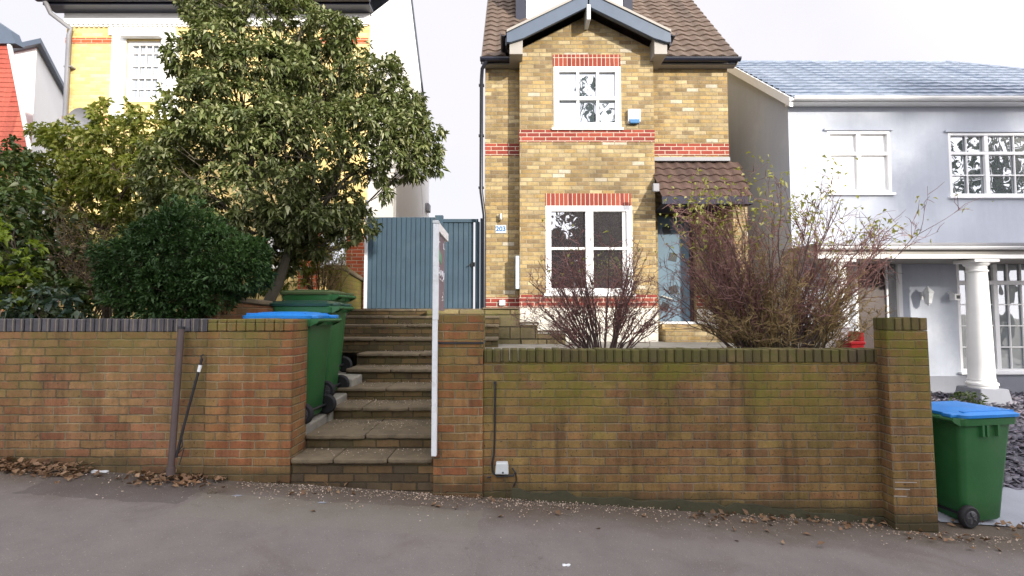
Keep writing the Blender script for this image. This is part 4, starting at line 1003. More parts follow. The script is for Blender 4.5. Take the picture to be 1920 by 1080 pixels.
b3 = make_bin('green wheelie bin with faded olive lid, farthest back beside steps', M['green'], M['green_olive'])
b3.location = (-2.46, 6.47, led[2][2]-.003); b3.rotation_euler = (0,0,R(-4)); b3['group'] = GRP; b3.scale = (1.03,)*3
b4 = make_bin('green wheelie bin with blue lid beside the end pier on driveway', M['green'], M['bluelid'])
b4.location = (4.26, 4.93, gz(4.2)+.008); b4.rotation_euler = (0,0,R(190))
# ================================================================ plants
def np_mesh(name, V, Fq, mat, parent):
    """V (n,3) world, Fq (m,k)"""
    o = origin_of(parent)
    me = bpy.data.meshes.new(name); V = V-np.array(o)
    k = Fq.shape[1]
    me.vertices.add(len(V)); me.vertices.foreach_set('co', V.astype(np.float32).ravel())
    me.loops.add(Fq.size); me.loops.foreach_set('vertex_index', Fq.astype(np.int32).ravel())
    me.polygons.add(len(Fq)); me.polygons.foreach_set('loop_start', np.arange(0, Fq.size, k, dtype=np.int32))
    try: me.polygons.foreach_set('loop_total', np.full(len(Fq), k, dtype=np.int32))
    except Exception: pass
    me.update(calc_edges=True); me.validate()
    me.materials.append(mat)
    ob = bpy.data.objects.new(name, me); C.objects.link(ob)
    if parent is not None: ob.parent = parent
    return ob
def norm(a): return a/np.maximum(1e-9, np.linalg.norm(a, axis=1, keepdims=True))
def leaves(rs, P, D, L, W, fold=.25, droop=.15):
    """folded leaf per row: base, two side points, tip"""
    n = len(P); up = rs.normal(size=(n,3))*.45+np.array([0,0,1.])
    side = norm(np.cross(D, up)); nr = norm(np.cross(side, D))
    L = (L*rs.uniform(.7,1.25,n))[:,None]; W = (W*rs.uniform(.75,1.2,n))[:,None]
    mid = P+D*L*.48
    V = np.empty((n,4,3))
    V[:,0] = P; V[:,1] = mid+side*W/2+nr*W*fold; V[:,3] = mid-side*W/2+nr*W*fold
    V[:,2] = P+D*L-np.array([0,0,1.])*L*droop
    b = np.arange(n)[:,None]*4
    Fq = np.concatenate([b+np.array([0,1,2]), b+np.array([0,2,3])], axis=0)
    return V.reshape(-1,3), Fq
def crown(rs, lobes, dens, per, L, W, amin=25, amax=105, inner=.12, shell=(.72,1.06), droop=.2, flat=.9, down=.25, cull=.62, gap=-9., gapf=9.):
    """lobes (x,y,z,r): leaf rosettes over the lobes' skins, a few deeper in"""
    cs = []; os_ = []
    A = np.array(lobes)
    for i, (x, y, z, r) in enumerate(lobes):
        n = int(dens*r*r)
        o = norm(rs.normal(size=(n,3)))
        rr = r*np.where(rs.uniform(size=n) < inner, rs.uniform(.25,.7,n), rs.uniform(shell[0],shell[1],n))
        bump = 1+.13*np.sin(o[:,0]*5+i)+.13*np.sin(o[:,2]*6+i*2)
        c = np.array([x,y,z])+o*np.array([1,1,flat])*(rr*bump)[:,None]
        keep = (np.sin(c[:,0]*gapf+i)+np.sin(c[:,1]*gapf*.9+i*2.1)+np.sin(c[:,2]*gapf*1.15+i*.7)) > gap
        for j in range(len(lobes)):
            if j != i: keep &= np.linalg.norm(c-A[j,:3], axis=1) > A[j,3]*cull
        cs.append(c[keep]); os_.append(o[keep])
    c = np.concatenate(cs); o = np.concatenate(os_); n = len(c)
    sz = np.repeat(rs.uniform(.65,1.3,n), per)
    P = np.repeat(c, per, 0); O = np.repeat(o, per, 0); m = len(P)
    rv = rs.normal(size=(m,3)); perp = norm(np.cross(O, rv))
    al = np.radians(rs.uniform(amin, amax, m))[:,None]
    D = norm(O*np.cos(al)+perp*np.sin(al)+np.array([0,0,-down])+rs.normal(size=(m,3))*.12)
    P = P+D*L*.12+rs.normal(size=(m,3))*L*.2
    V, Fq = leaves(rs, P, D, L*sz, W*sz, droop=droop)
    return V, Fq, c
def lob(lst):
    out = []
    for px, py, r, Y in lst:
        p = at(px, py, Y); out.append((p.x, p.y, p.z, r*Y/F))
    return out
def branch_tree(name, base, lobes, c, rs, mat, parent, r0=.09, fork=None, nsub=5):
    m = MB(); base = Vector(base)
    fork = Vector(fork) if fork is not None else base.lerp(Vector(lobes[0][:3]), .4)
    midp = base.lerp(fork, .5)+Vector((.05,0,-.03))
    m.tube([base-Vector((0,0,.1)), base.lerp(midp,.5), midp, fork], [r0*1.25, r0, r0*.85, r0*.7], 9)
    for (x, y, z, r) in lobes:
        q = Vector((x,y,z)); mid = fork.lerp(q, .5)+Vector(rs.normal(size=3)*.12)
        rr = r0*.42*min(1.2, max(.45, r/.5))
        m.tube([fork, fork.lerp(mid,.5)+Vector(rs.normal(size=3)*.04), mid, mid.lerp(q,.6)+Vector(rs.normal(size=3)*.05), q], [rr, rr*.85, rr*.7, rr*.5, rr*.3], 5)
        d = np.linalg.norm(c-np.array(q), axis=1); idx = np.where(d < r*1.15)[0]
        if len(idx):
            for k in rs.choice(idx, min(nsub, len(idx)), replace=False):
                e = Vector(c[k]); s = mid.lerp(q, rs.uniform(.2,1))
                m.tube([s, s.lerp(e,.5)+Vector(rs.normal(size=3)*.04), e], [rr*.3, rr*.22, rr*.1], 3)
    return m.build(name, mat, parent, smooth=True)
def plant(name, label, cat, base, lobes, seed, leafm, dens, per, L, W, trunk_m=None, r0=.06, fork=None, group=None, parts=('crown','trunk'), nsub=5, **kw):
    rs = np.random.RandomState(seed)
    e = E(name, base, label, cat, group)
    V, Fq, c = crown(rs, lobes, dens, per, L, W, **kw)
    np_mesh(parts[0], V, Fq, leafm, e)
    branch_tree(parts[1], base, lobes, c, rs, trunk_m or M['bark'], e, r0, fork, nsub)
    return e

LM = {}
LM['laurel'] = leaf_mat('laurel_leaf', [(.045,.065,.018),(.075,.10,.028),(.11,.135,.04),(.16,.18,.065),(.085,.11,.032),(.21,.225,.10),(.33,.33,.19)], .42, .12)
LM['sunny'] = leaf_mat('sunny_shrub_leaf', [(.13,.16,.03),(.18,.20,.038),(.10,.13,.028),(.22,.23,.05),(.15,.17,.032),(.32,.31,.11)], .45, .35)
LM['ivy'] = leaf_mat('ivy_leaf', [(.035,.06,.016),(.055,.09,.024),(.08,.11,.03),(.04,.07,.025),(.13,.14,.05)], .4, .2)
LM['lime'] = leaf_mat('lime_leaf', [(.16,.22,.02),(.20,.26,.025),(.12,.17,.02),(.24,.29,.04)], .45, .35)
LM['yew'] = leaf_mat('yew_needle', [(.018,.042,.012),(.027,.062,.016),(.038,.082,.02),(.022,.05,.014),(.055,.105,.028)], .5, .12, .3)
LM['fern'] = leaf_mat('bluish_leaf', [(.05,.085,.06),(.035,.065,.05),(.08,.11,.07),(.055,.08,.04)], .45, .2)
LM['dry'] = leaf_mat('dry_leaf', [(.14,.10,.045),(.19,.14,.06),(.11,.065,.035),(.23,.19,.06)], .6, .3)
LM['yellowgreen'] = leaf_mat('yellow_green_leaf', [(.28,.27,.07),(.22,.24,.06),(.34,.32,.12),(.18,.19,.05)], .5, .35)
LM['street_tree'] = leaf_mat('street_tree_leaf', [(.03,.045,.015),(.05,.065,.02),(.04,.055,.018)], .5, .15)
LM['litter'] = leaf_mat('fallen_leaf', [(.17,.095,.05),(.22,.13,.07),(.12,.065,.035),(.26,.17,.10)], .7, .05)
LM['petal'] = leaf_mat('pale_petal', [(.40,.31,.24),(.50,.40,.32),(.30,.22,.15),(.56,.47,.40)], .7, .05)

# the laurel in front of the yellow house
lz = lob([(480,55,105,7.3),(430,120,90,7.0),(560,70,75,7.4),(645,95,68,7.4),(690,150,62,7.3),(590,150,75,7.1),(500,170,90,6.9),(415,200,78,6.8),(735,205,62,7.2),(772,265,52,7.1),(690,255,75,6.9),(590,265,80,6.7),
    (500,285,100,6.5),(400,300,90,6.5),(735,300,58,7.0),(650,330,70,6.7),(560,365,75,6.5),(450,370,85,6.5),(345,325,65,6.6),(640,385,42,6.9),(335,395,55,6.7),(420,430,50,6.7),(385,60,42,7.2),(676,420,26,7.0),(530,430,40,6.9),(520,20,70,7.4),(430,15,60,7.3),(780,300,40,7.2),(455,455,48,6.8),(515,470,46,7.1),(590,440,48,7.0),(640,425,34,7.0),(385,440,46,6.9),(560,480,30,7.3)])
base = at(490, 560, 6.9)
plant('laurel_tree', 'large dark evergreen laurel tree spreading in front of the yellow house', 'tree', (base.x, base.y, base.z-.25), lz, 3, LM['laurel'], 1150, 14, .09, .040, M['bark_grey'], .075, at(545,455,6.9), nsub=9, gap=-.72, gapf=5.2, cull=.80, inner=.16, shell=(.84,1.07))
# sunlit shrub to its left
ls = lob([(235,250,70,7.6),(300,240,55,7.5),(165,295,62,7.7),(110,330,52,7.7),(250,330,70,7.3),(180,370,60,7.4),(65,335,52,7.8),(305,315,55,7.2),(82,250,22,8.0),(130,270,40,7.9),(345,215,45,7.4),(210,300,60,7.3),(100,390,45,7.5),(240,400,40,7.3)])
base = at(200, 600, 7.5)
plant('broadleaf_shrub', 'tall yellow green shrub catching the sun left of the laurel', 'shrub', base, ls, 5, LM['sunny'], 900, 11, .085, .046, M['bark'], .05, at(190,430,7.5), nsub=7, gap=-.6, cull=.75)
# ivy mass at the left edge
li = lob([(20,330,50,7.0),(40,400,60,6.4),(10,460,60,6.0),(85,430,48,6.5),(40,540,62,5.6),(110,500,42,6.2),(140,560,38,5.6),(90,575,45,5.4),(-40,400,70,6.2),(-50,520,70,5.6),(20,285,30,7.2)])
base = at(40, 612, 5.9)
plant('ivy_bush', 'dark green ivy covered bush at the far left edge', 'shrub', base, li, 6, LM['ivy'], 520, 10, .085, .06, M['bark'], .03, at(40,520,5.9), nsub=6)
ll = lob([(12,470,38,5.3),(-20,500,45,5.3),(35,505,26,5.3),(12,545,32,5.2),(-20,430,30,5.4)])
plant('lime_shrub', 'bright lime green shrub at the left edge above blue coping', 'shrub', at(0, 612, 5.3), ll, 8, LM['lime'], 420, 9, .075, .05, M['bark'], .015, at(8,540,5.3), nsub=5)
lf = lob([(60,575,34,5.1),(100,555,28,5.1),(25,585,26,5.05),(150,585,24,5.1)])
plant('trailing_plant', 'bluish green leafy plant hanging low over the blue coping', 'plant', at(75, 612, 5.12), lf, 9, LM['fern'], 420, 8, .09, .05, M['bark'], .01, at(70,590,5.1), nsub=4)
# dark filler shrubs before the yellow house
lh = lob([(330,440,55,8.6),(400,470,60,8.6),(460,510,55,8.5),(250,430,50,8.8),(190,470,60,8.8),(130,470,50,8.8),(300,500,60,8.6),(400,540,50,8.4),(60,480,60,8.8),(10,420,60,9.0),(220,540,50,8.6)])
plant('evergreen_hedge', 'dark shaded evergreen hedge behind the shrubs, in front of the yellow house', 'hedge', at(300, 600, 8.6), lh, 14, LM['ivy'], 420, 10, .10, .055, M['bark'], .05, at(300,520,8.6), nsub=5)
# clipped round yew
ly = lob([(270,500,72,5.15),(345,470,82,5.15),(425,500,72,5.15),(340,545,64,5.0),(262,560,45,5.0),(385,550,45,5.0),(465,485,38,5.2),(320,425,34,5.2),(222,505,34,5.15),(380,425,32,5.2),(300,590,26,4.93),(350,592,24,4.93),(480,520,24,5.2),(285,440,34,5.2)])
plant('yew_shrub', 'dense dark green clipped round shrub bulging over the left wall', 'shrub', at(345, 620, 5.1), ly, 10, LM['yew'], 5600, 9, .05, .018, M['bark'], .05, at(345,560,5.1), inner=.2, shell=(.8,1.1), amin=5, amax=75, down=.02, nsub=8, droop=.05)

# bare twig bushes
def twigs(name_e, label, cat, base, env, seed, mat, n_stem, n_side, n_twig, r0, spread, leaves_m=None, leaf_n=0, leaf_top=.0, leafL=.06, edge=.5, up=.35, tipz=None, group=None, lp='foliage'):
    """stems from the base to an envelope (x half width left, right, height, half depth)"""
    rs = np.random.RandomState(seed); e = E(name_e, base, label, cat, group)
    m1 = MB(); m2 = MB(); tips = []
    B = Vector(base); wl, wr, hh, dp = env
    for i in range(n_stem):
        a = rs.uniform(-1, 1); b = rs.uniform(-1, 1)
        a = math.copysign(abs(a)**.62, a)
        k = 1-edge*abs(a)**2.6
        hgt = hh*(k*rs.uniform(.45,1.0)+.02)*(1-.25*b*b)
        tgt = B+Vector(((wr if a > 0 else wl)*abs(a)*(1 if a > 0 else -1)*rs.uniform(.75,1.02), dp*b, hgt))
        st = B+Vector((spread*a*rs.uniform(.5,1), spread*.6*b, 0))
        ctrl = st.lerp(tgt, .45)+Vector((-.04*a*(wr if a > 0 else wl), 0, .10*hgt))
        pts = []
        n = 9; jx = rs.normal(size=(n+1,3))*.022*hh
        for s in range(n+1):
            t = s/n
            p = st*(1-t)**2+ctrl*2*t*(1-t)+tgt*t*t+Vector(jx[s])*(t*(1.2-t))
            pts.append(p)
        r = r0*rs.uniform(.6,1.2)
        m1.tube(pts, [r*(1-.8*s/n)+.0012 for s in range(n+1)], 5 if r > .006 else 4, cap=False)
        Ls = (tgt-st).length
        for j in range(n_side):
            t = rs.uniform(.22, 1.0); s = min(n-1, int(t*n)); p = pts[s].lerp(pts[s+1], t*n-s)
            tan = (pts[s+1]-pts[s]).normalized()
            dr = (tan*.9+Vector(rs.normal(size=3)*.55)+Vector((0,0,up))).normalized()
            l = Ls*rs.uniform(.14,.34)*(1.15-.4*t)
            q = [p]
            for w in range(4):
                dr = (dr+Vector(rs.normal(size=3)*.16)+Vector((0,0,.05))).normalized(); q.append(q[-1]+dr*l/4)
            rr = r*(1-.8*t)*.55+.0018
            m2.tube(q, [rr, rr*.85, rr*.7, rr*.55, .0017], 3, cap=False)
            tips.append(q[-1])
            for w in range(n_twig):
                s2 = rs.randint(1, 4); p2 = q[s2].lerp(q[s2+1], rs.uniform(0,1))
                d2 = (dr*.6+Vector(rs.normal(size=3)*.7)+Vector((0,0,up*.6))).normalized(); l2 = l*rs.uniform(.25,.6)
                mid = p2+d2*l2*.5; en = mid+(d2+Vector(rs.normal(size=3)*.35)).normalized()*l2*.5
                m2.tube([p2, mid, en], [.003, .0024, .0015], 3, cap=False)
                tips.append(en)
    m1.build('stem', mat[0], e, smooth=True); m2.build('twig', mat[1], e)
    if leaves_m and leaf_n:
        T = np.array([tuple(t) for t in tips]); zz = T[:,2]
        wgt = np.clip((zz-(B.z+hh*leaf_top))/hh, 0.002, 1)**1.5; wgt /= wgt.sum()
        idx = rs.choice(len(T), leaf_n, p=wgt); P = T[idx]+rs.normal(size=(leaf_n,3))*.035
        D = norm(rs.normal(size=(leaf_n,3))+np.array([0,0,.2]))
        V, Fq = leaves(rs, P, D, leafL, leafL*.5, droop=.2)
        np_mesh(lp, V, Fq, leaves_m, e)
    return e
TW = {'red': (paint('dark_stem', (.075,.05,.045), .8, .3, 20), paint('reddish_twig', (.18,.088,.078), .7, .25, 20)),
      'olive': (paint('grey_stem', (.06,.045,.025), .8, .3, 20), paint('olive_twig', (.235,.165,.07), .75, .3, 20)),
      'dry': (paint('dry_stem', (.07,.05,.032), .8, .3, 20), paint('dry_twig', (.12,.085,.05), .75, .3, 20))}
p = at(1130, 652, 5.7)
twigs('bare_bush', 'smaller dark leafless bush in front of the ground floor bay window', 'bush', (p.x, p.y, GARD-.02), (1.10,.90,1.45,.5), 21, TW['red'], 60, 13, 4, .0085, .24, LM['yellowgreen'], 40, .5, edge=.55)
p = at(1445, 652, 5.6)
twigs('bare_bush', 'larger leafless purplish bush with yellow leaves at its tips, before the porch', 'bush', (p.x, p.y, GARD-.02), (1.22,1.66,1.92,.75), 22, TW['red'], 78, 13, 4, .0095, .36, LM['yellowgreen'], 800, .52, .06, edge=.15)
p = at(1475, 652, 5.5)
twigs('thicket_bush', 'dense olive brown twiggy thicket low behind the mossy wall', 'bush', (p.x, p.y, GARD-.02), (.95,.85,1.28,.5), 23, TW['olive'], 92, 14, 5, .008, .40, None, 0, up=.2)
p = at(150, 612, 6.2)
twigs('dry_shrub', 'dry brown twiggy shrub between the ivy and the round shrub', 'shrub', (p.x, p.y, p.z), (.75,.65,1.5,.4), 24, TW['dry'], 30, 11, 4, .009, .25, LM['dry'], 380, .12, .055)
p = at(215, 520, 6.6)
twigs('straw_shrub', 'straw coloured fine twigged shrub just left of the round shrub', 'shrub', (p.x, p.y, p.z-.55), (.32,.32,1.25,.3), 27, TW['dry'], 26, 12, 4, .007, .12, LM['yellowgreen'], 500, .35, .05)
p = at(600, 545, 7.7)
twigs('wispy_shrub', 'wispy olive shrub beneath the laurel behind the bins', 'shrub', (p.x, p.y, p.z-.2), (.45,.42,1.25,.35), 25, TW['olive'], 30, 12, 4, .009, .15, LM['yellowgreen'], 420, .25, .07)
lq = lob([(515,480,30,7.2),(545,530,26,7.2),(500,530,24,7.1),(570,490,26,7.4)])
plant('understorey_shrub', 'small dark leafy shrub beneath the laurel trunk', 'shrub', at(525,575,7.2), lq, 31, LM['sunny'], 300, 8, .08, .045, M['bark'], .015, at(525,540,7.2))
p = at(1815, 755, 7.6)
lw = [(p.x, p.y, p.z+.06, .12), (p.x+.15, p.y, p.z+.05, .10), (p.x-.12,p.y+.05,p.z+.04,.08)]
plant('weed_clump', 'low green weed growing at the foot of the white column', 'weed', p, lw, 32, LM['ivy'], 900, 6, .07, .03, M['bark'], .006, parts=('foliage','stem'))

# street trees on the far side of the road, behind the camera: seen in the window panes, and they shade the pavement
def street_tree(x, y, h, w, seed, label, dens=22, L=.34, low=.2, cull=.55):
    rs = np.random.RandomState(seed); lobes = []
    n = 13
    for i in range(n):
        z = h*(low+(1-low)*(i+.5)/n); k = math.sin(math.pi*min(.98, .18+.8*(i+.5)/n))**.6
        for s in range(2):
            a = rs.uniform(0, 6.28)
            lobes.append((x+w*k*.6*math.cos(a), y+w*k*.45*math.sin(a), min(z+rs.uniform(-.2,.2), h-.5), w*rs.uniform(.36,.52)*max(.5,k)))
    return plant('street_tree', label, 'tree', (x, y, -.3), lobes, seed, LM['street_tree'], dens, 7, L, L*.55, M['bark'], .2, (x, y, h*min(low,.4)+.6), group='trees across the road', cull=cull, nsub=3, inner=.3)
TREES = [(1.6,-8.2,6.2,2.2),(5.0,-8.6,9.0,2.5),(8.0,-8.1,8.9,2.4),(11.2,-8.5,7.5,2.3),(14.0,-8.2,7.3,2.2),(16.4,-8.6,7.5,2.0)]
ST0 = None
for i, (x, y, h, w) in enumerate(TREES):
    if i < 2:
        t_ = street_tree(x, y, h, w, 40+i, 'bushy evergreen street tree across the road, opposite the houses', 70, .38, .05, .4)
        ST0 = t_
    else:
        t_ = copy_tree(ST0); t_.location = (x, y, -.3+h-9.0); t_.rotation_euler = (0,0,i*1.3)
street_tree(4.3, -10.5, 15.5, 2.3, 51, 'tall open crowned street tree across the road facing the upper windows', 9, .36, .35)
street_tree(21.3, -9.0, 13.0, 2.6, 52, 'tall high crowned street tree across the road opposite the rendered house', 13, .36, .66)
street_tree(27.5, -10.0, 13.5, 3.0, 53, 'broad street tree across the road, farthest right', 8, .4, .4)

# ================================================================ loose litter
def scatter(name, label, cat, P, rs, L, W, mat, tilt=.35):
    n = len(P); a = rs.uniform(0, 6.28, n)
    D = norm(np.stack([np.cos(a), np.sin(a), rs.normal(size=n)*tilt], 1))
    V, Fq = leaves(rs, P, D, L, W, fold=.3, droop=0)
    o = np_mesh(name, V, Fq, mat, None); tag(o, label, cat, kind='stuff'); return o
rs = np.random.RandomState(60)
n = 4300
x = rs.uniform(-4.6, 4.6, n); d = rs.exponential(.12, n)
dens = np.where((x > -2.2) & (x < .6), 1., np.where(x > .6, .5, .35)); k = rs.uniform(size=n) < dens*(.55+.45*np.sin(x*3.1+1)**2)
x = x[k]; d = d[k]; yb = np.where(x < 3.4, 4.585, 4.45)
y = np.maximum(2.9, yb-d); z = -.04-.065*x+.006+rs.uniform(0,.01,len(x))
P1 = np.stack([x,y,z],1)
pts = []
for k_ in range(8):
    m_ = 190 if k_ in (1, 2) else 90
    w_ = rs.uniform(SX0+.05, SX1-.02, m_); f_ = rs.beta(2.5,1.2,m_)
    pts.append(np.stack([w_, Yk[k_]+(Yk[k_+1]-Yk[k_]-.01)*f_, np.full(m_, zk[k_]+.009)],1))
P1 = np.concatenate([P1]+pts)
scatter('fallen_petals', 'pale fallen petals and grit scattered along the wall foot and steps', 'litter', P1, rs, .017, .010, LM['petal'])
n = 430
x = np.concatenate([rs.uniform(-5.2,-3.7,n), rs.normal(-2.95,.22,170), rs.uniform(1.6,6.5,190), rs.uniform(-2.2,3,50)])
d = np.abs(rs.normal(0,.10,len(x))); d[n+170:] = rs.exponential(.12,240)
yb = np.where(x < 3.4, 4.57, np.where(x < 3.95, 4.44, 4.75))
z = -.04-.065*x+.01+np.where(x < -3.6, rs.uniform(0,.07,len(x))*np.exp(-d*9), rs.uniform(0,.02,len(x)))
scatter('fallen_leaves', 'brown dead leaves drifted against the foot of the street walls', 'leaves', np.stack([x, yb-d, z],1), rs, .062, .04, LM['litter'], .5)
# ================================================================ ground
def asphalt():
    g = G('pavement_asphalt'); P = g.pos(); s = g.sep(P)
    big = g.noise(P, .55, 4, .6, .4); mid = g.noise(P, 3.2, 5, .65); fine = g.noise(P, 180, 2, .6)
    c = g.ramp(big, [(.135,.117,.110),(.165,.146,.138),(.196,.175,.165)])
    c = g.mix(1., c, g.ramp(mid, [(.72,.72,.72),(1,1,1),(1.2,1.2,1.2)]), 'MULTIPLY')
    # dirt washed against the walls
    dz = g.math('ADD', s[1], g.math('MULTIPLY', g.math('SUBTRACT', g.noise(P, 1.8, 5, .65), .5), .9))
    c = g.mix(g.mapr(dz, 3.85, 4.5, 0, .8, True), c, (.085,.062,.042))
    c = g.mix(g.mapr(g.noise(P, 1.1, 5, .7, .6), .56, .66, 0, .45), c, (.12,.095,.09))
    c = g.mix(g.mapr(g.noise(P, 8, 5, .7), .64, .74, 0, .5), c, (.07,.06,.052))
    # an old reinstated patch, a damp stain and hairline cracks
    wob = g.math('MULTIPLY', g.math('SUBTRACT', g.noise(P, 5, 4, .6), .5), .16)
    X = g.math('ADD', s[0], wob); Y = g.math('ADD', s[1], wob)
    bx = g.math('MULTIPLY', g.math('MULTIPLY', g.math('GREATER_THAN', X, -2.55), g.math('LESS_THAN', X, -.25)), g.math('MULTIPLY', g.math('GREATER_THAN', Y, 3.78), g.math('LESS_THAN', Y, 4.28)))
    c = g.mix(g.math('MULTIPLY', bx, .4), c, (.175,.163,.128))
    bx = g.math('MULTIPLY', g.math('MULTIPLY', g.math('GREATER_THAN', X, -3.9), g.math('LESS_THAN', X, -2.6)), g.math('GREATER_THAN', Y, 4.02))
    c = g.mix(g.math('MULTIPLY', bx, .5), c, (.068,.057,.054))
    ck = g.math('ABSOLUTE', g.math('SUBTRACT', g.noise(P, .9, 6, .62, .3), .5))
    c = g.mix(g.math('MULTIPLY', g.mapr(ck, .004, .001), g.mapr(g.noise(P, .5, 2), .5, .7, 0, .5)), c, (.05,.045,.04))
    c = g.mix(1., c, g.ramp(fine, [(.62,.62,.62),(1.38,1.38,1.38)]), 'MULTIPLY')
    sp = g.math('GREATER_THAN', g.noise(P, 95, 1, .4), .735)
    c = g.mix(g.math('MULTIPLY', sp, .6), c, (.4,.37,.33))
    g.bump(g.math('ADD', fine, mid), .004)
    return g.fin(c, .82, .3)
def sheet(name, mat, y0, y1, dz, x0=-40., x1=40., nx=80, fn=None):
    m = MB(); vs = []; fs = []
    for i in range(nx+1):
        x = x0+(x1-x0)*i/nx; xx = max(-14., min(14., x)); z = (fn or gz)(xx)+dz
        vs += [(x,y0,z),(x,y1,z)]
    for i in range(nx): fs.append((2*i,2*i+2,2*i+3,2*i+1))
    m.add(vs, fs); o = m.build(name, mat); tag(o, kind='structure'); return o
sheet('ground', M['soil'], -300, 300, -.14, -300, 300, 120)
road_m = paint('road_asphalt', (.06,.06,.062), .85, .25, 2, bump=.004, fine=.35)
sheet('road', road_m, -5.2, 2.6, -.12)
m = MB()
for i in range(60):
    x0 = -27+i*.915; m.box(x0+.004, x0+.911, 2.6, 2.735, gz(x0+.45)-.2, gz(x0+.45)+.002)
tag(m.build('kerb', paint('kerb_concrete', (.33,.32,.29), .85, .25, 5, bump=.004, fine=.2), bevel=.012), kind='structure')
sheet('pavement', asphalt(), 2.735, 4.9, 0)
sheet('far_pavement', asphalt(), -12., -5.2, 0)
def gbox(name, mat, x0, x1, y0, y1, z, zb=-.4):
    o = MB().box(x0, x1, y0, y1, zb, z).build(name, mat); tag(o, kind='structure'); return o
gbox('left_garden_ground', M['soil'], -14, -2.88, YS+T+.002, 10.4, AZ(606,5.6)-.06)
gbox('upper_yard_paving', M['concrete'], -2.87, AX(975,8.6), 8.62, 18, YARD-.03)
gbox('front_garden_paving', M['concrete'], SX1+.002, 3.90, YS+T+.002, 9.3, GARD-.0)
gbox('side_yard', M['concrete'], AX(975,8.6)+.002, 4.9, 9.302, 18, GARD-.05)
# driveway rising from the pavement to the rendered house
def dz_(x, y): 
    t = min(1, max(0, (y-4.9)/3.0)); return gz(min(x,9.))*(1-t)+.215*t+.006
m = MB(); nx, ny = 24, 12
vs = [(3.902+10*i/nx, 4.9+4.2*j/ny, dz_(3.9+10*i/nx, 4.9+4.2*j/ny)) for i in range(nx+1) for j in range(ny+1)]
m.add(vs, [(i*(ny+1)+j, (i+1)*(ny+1)+j, (i+1)*(ny+1)+j+1, i*(ny+1)+j+1) for i in range(nx) for j in range(ny)])
gm_ = G('slate_bed'); P = gm_.pos(); n_ = gm_.noise(P, 26, 5, .7)
c = gm_.ramp(n_, [(.05,.048,.06),(.095,.09,.11),(.16,.155,.18)]); gm_.bump(n_, .03); tag(m.build('driveway', gm_.fin(c, .8, .3), smooth=True), kind='structure')
m = MB(); m.add([(3.903,4.72,gz(3.9)+.010),(9,4.72,gz(9.)+.010),(9,5.55,dz_(9,5.55)+.006),(3.903,5.55,dz_(3.9,5.55)+.006)], [(0,1,2,3)])
tag(m.build('driveway_threshold', paint('grey_threshold_slab', (.27,.285,.32), .8, .2, 3, bump=.003, fine=.15)), kind='structure')
# slate chippings: flat angular chips
rs = np.random.RandomState(70); n = 5200
x = rs.uniform(3.95, 9.5, n); y = 5.5+3.4*rs.uniform(0,1,n)**1.2
V = []; Q = []
for i in range(n):
    s = rs.uniform(.022,.05); a = rs.uniform(0,6.28); tl = rs.normal(size=2)*.35; h = rs.uniform(.006,.014)
    zc_ = dz_(x[i], y[i])+rs.uniform(.004,.03); b = len(V)
    for hh in (0, h):
        for k in range(4):
            aa = a+k*1.57+rs.uniform(-.35,.35); u, w_ = s*math.cos(aa)*1.25, s*math.sin(aa)*.8
            V.append((x[i]+u, y[i]+w_, zc_+u*tl[0]+w_*tl[1]+hh))
    Q += [(b+4,b+5,b+6,b+7)]+[(b+k,b+(k+1)%4,b+4+(k+1)%4,b+4+k) for k in range(4)]
sc_m = leaf_mat('slate_chip', [(.10,.095,.125),(.14,.13,.165),(.075,.07,.09),(.19,.18,.21),(.13,.10,.12)], .65, 0., .4)
tag(np_mesh('slate_chippings', np.array(V), np.array(Q), sc_m, None), 'purple grey slate chippings covering the driveway of the rendered house', 'gravel', kind='stuff')
gwall = E('brick_wall', (3.9, 7, .3), 'brick side wall between the front garden and the slate driveway', 'wall')
MB().box(3.72, 3.90, 4.96, 8.9, -.3, GARD+.06).build('wall_face', BR['street'], gwall)
# small litter on the pavement
def crumple(name, label, cat, px, py, r, mat, flat=.5, seed=1):
    p = pav(px, py); rs = np.random.RandomState(seed); bm = bmesh.new(); bmesh.ops.create_icosphere(bm, subdivisions=3, radius=r)
    for v in bm.verts:
        k = 1+.35*math.sin(v.co.x*90/r*.05+seed)+.3*rs.normal()*.5
        v.co = Vector((v.co.x*k*1.3, v.co.y*k*.8, abs(v.co.z)*flat*k))
    me = bpy.data.meshes.new(name); bm.to_mesh(me); bm.free(); me.materials.append(mat)
    o = bpy.data.objects.new(name, me); C.objects.link(o); o.location = p; tag(o, label, cat); return o
def pav(px, py):
    """where the sight line of this pixel meets the pavement"""
    q_ = at(px, py, 1.)-Vector((0, 0, EYE)); t = (-.04-EYE)/(q_.z+.065*q_.x)
    return Vector((q_.x*t, q_.y*t, EYE+q_.z*t))
crumple('leaf_clump', 'dark curled leaf clump lying on the pavement before the left pier', 'leaf clump', 396, 924, .028, M['bark'], .45, 3)
crumple('paper_scrap', 'white crumpled scrap among dead leaves on the left pavement', 'litter', 188, 884, .05, M['white_dirty'], .25, 4)
crumple('paper_scrap', 'small white crumpled scrap lying alone in the pavement foreground', 'litter', 1062, 1060, .017, M['white_dirty'], .4, 5)
for px, py, s in ((445,930,1.),(604,943,1.)):
    p = pav(px, py); m = MB(); m.add([(p.x-.04,p.y-.01,p.z+.004),(p.x+.02,p.y-.018,p.z+.0035),(p.x+.04,p.y+.012,p.z+.003),(p.x-.02,p.y+.02,p.z+.0045)], [(0,1,2,3)])
    o = m.build('pavement_marker', M['plinth_grey']); tag(o, 'dark flat patch on the pavement, '+('nearer the left pier' if px < 500 else 'in front of the bottom step'), 'patch', kind='structure')

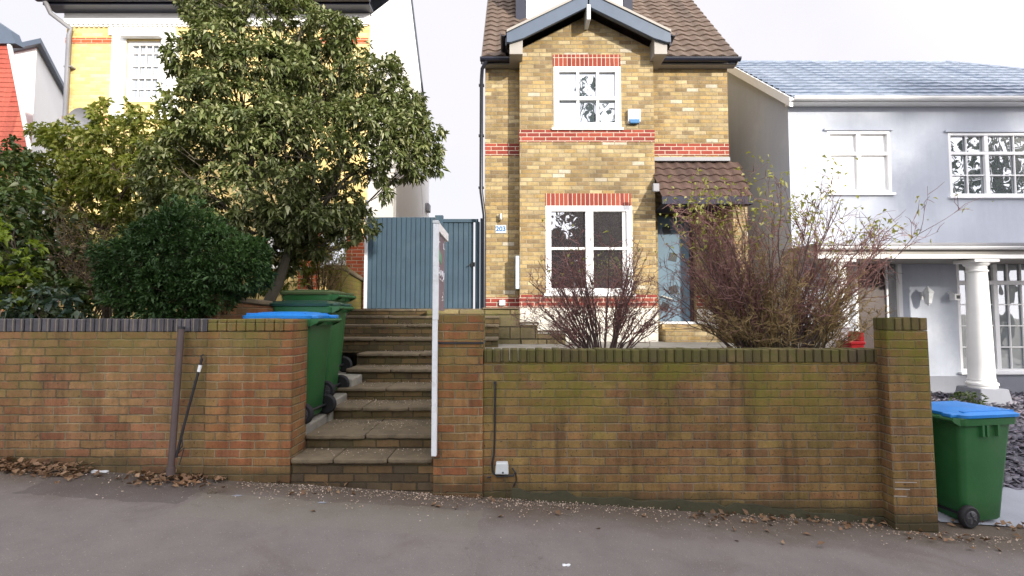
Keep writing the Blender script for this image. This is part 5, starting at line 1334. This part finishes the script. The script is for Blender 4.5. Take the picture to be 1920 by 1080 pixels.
# ================================================================ light
AZI, EL = 35., 16.9
W = bpy.data.worlds.new('World'); S.world = W; W.use_nodes = True
nt = W.node_tree; bg = nt.nodes['Background']
sky = nt.nodes.new('ShaderNodeTexSky'); sky.sky_type = 'NISHITA'; sky.sun_disc = False
sky.sun_elevation = R(EL); sky.sun_rotation = R(180-AZI); sky.air_density = 1.0; sky.dust_density = 2.
tc = nt.nodes.new('ShaderNodeTexCoord'); nz = nt.nodes.new('ShaderNodeTexNoise'); nz.inputs['Scale'].default_value = 1.6; nz.inputs['Detail'].default_value = 6
nt.links.new(tc.outputs['Generated'], nz.inputs['Vector'])
mr = nt.nodes.new('ShaderNodeMapRange'); mr.inputs[1].default_value = .3; mr.inputs[2].default_value = .6; mr.inputs[3].default_value = .8; mr.inputs[4].default_value = 1.
nt.links.new(nz.outputs['Fac'], mr.inputs[0])
mx = nt.nodes.new('ShaderNodeMix'); mx.data_type = 'RGBA'; 
# the veiled sky is brightest round the sun, behind the camera, and dimmer over the houses
dt = nt.nodes.new('ShaderNodeVectorMath'); dt.operation = 'DOT_PRODUCT'; dt.inputs[1].default_value = (math.sin(R(AZI)), -math.cos(R(AZI)), .35)
nt.links.new(tc.outputs['Generated'], dt.inputs[0])
m2 = nt.nodes.new('ShaderNodeMapRange'); m2.interpolation_type = 'SMOOTHSTEP'; m2.inputs[1].default_value = -.2; m2.inputs[2].default_value = .9; m2.inputs[3].default_value = SKYV; m2.inputs[4].default_value = SKYV2
nt.links.new(dt.outputs['Value'], m2.inputs[0])
vm = nt.nodes.new('ShaderNodeVectorMath'); vm.operation = 'SCALE'; vm.inputs[0].default_value = (1., .98, 1.03); nt.links.new(m2.outputs[0], vm.inputs['Scale'])
nt.links.new(vm.outputs[0], mx.inputs[7])
nt.links.new(mr.outputs[0], mx.inputs[0]); nt.links.new(sky.outputs[0], mx.inputs[6])
nt.links.new(mx.outputs[2], bg.inputs[0]); bg.inputs[1].default_value = .1
sl_ = bpy.data.lights.new('sun', 'SUN'); so = bpy.data.objects.new('sun', sl_); C.objects.link(so)
sl_.energy = SUN; sl_.angle = R(1.5); sl_.color = (1., .93, .82)
d = Vector((math.sin(R(AZI))*math.cos(R(EL)), -math.cos(R(AZI))*math.cos(R(EL)), math.sin(R(EL))))
so.rotation_euler = d.to_track_quat('Z', 'Y').to_euler(); so.location = (10, -10, 12)
vs_ = S.view_settings; vs_.view_transform = 'Standard'; vs_.look = 'None'; vs_.exposure = EXPO; vs_.gamma = 1; vs_.use_curve_mapping = False
S.cycles.max_bounces = 6; S.cycles.diffuse_bounces = 3; S.cycles.glossy_bounces = 3; S.cycles.transmission_bounces = 3; S.cycles.transparent_max_bounces = 4
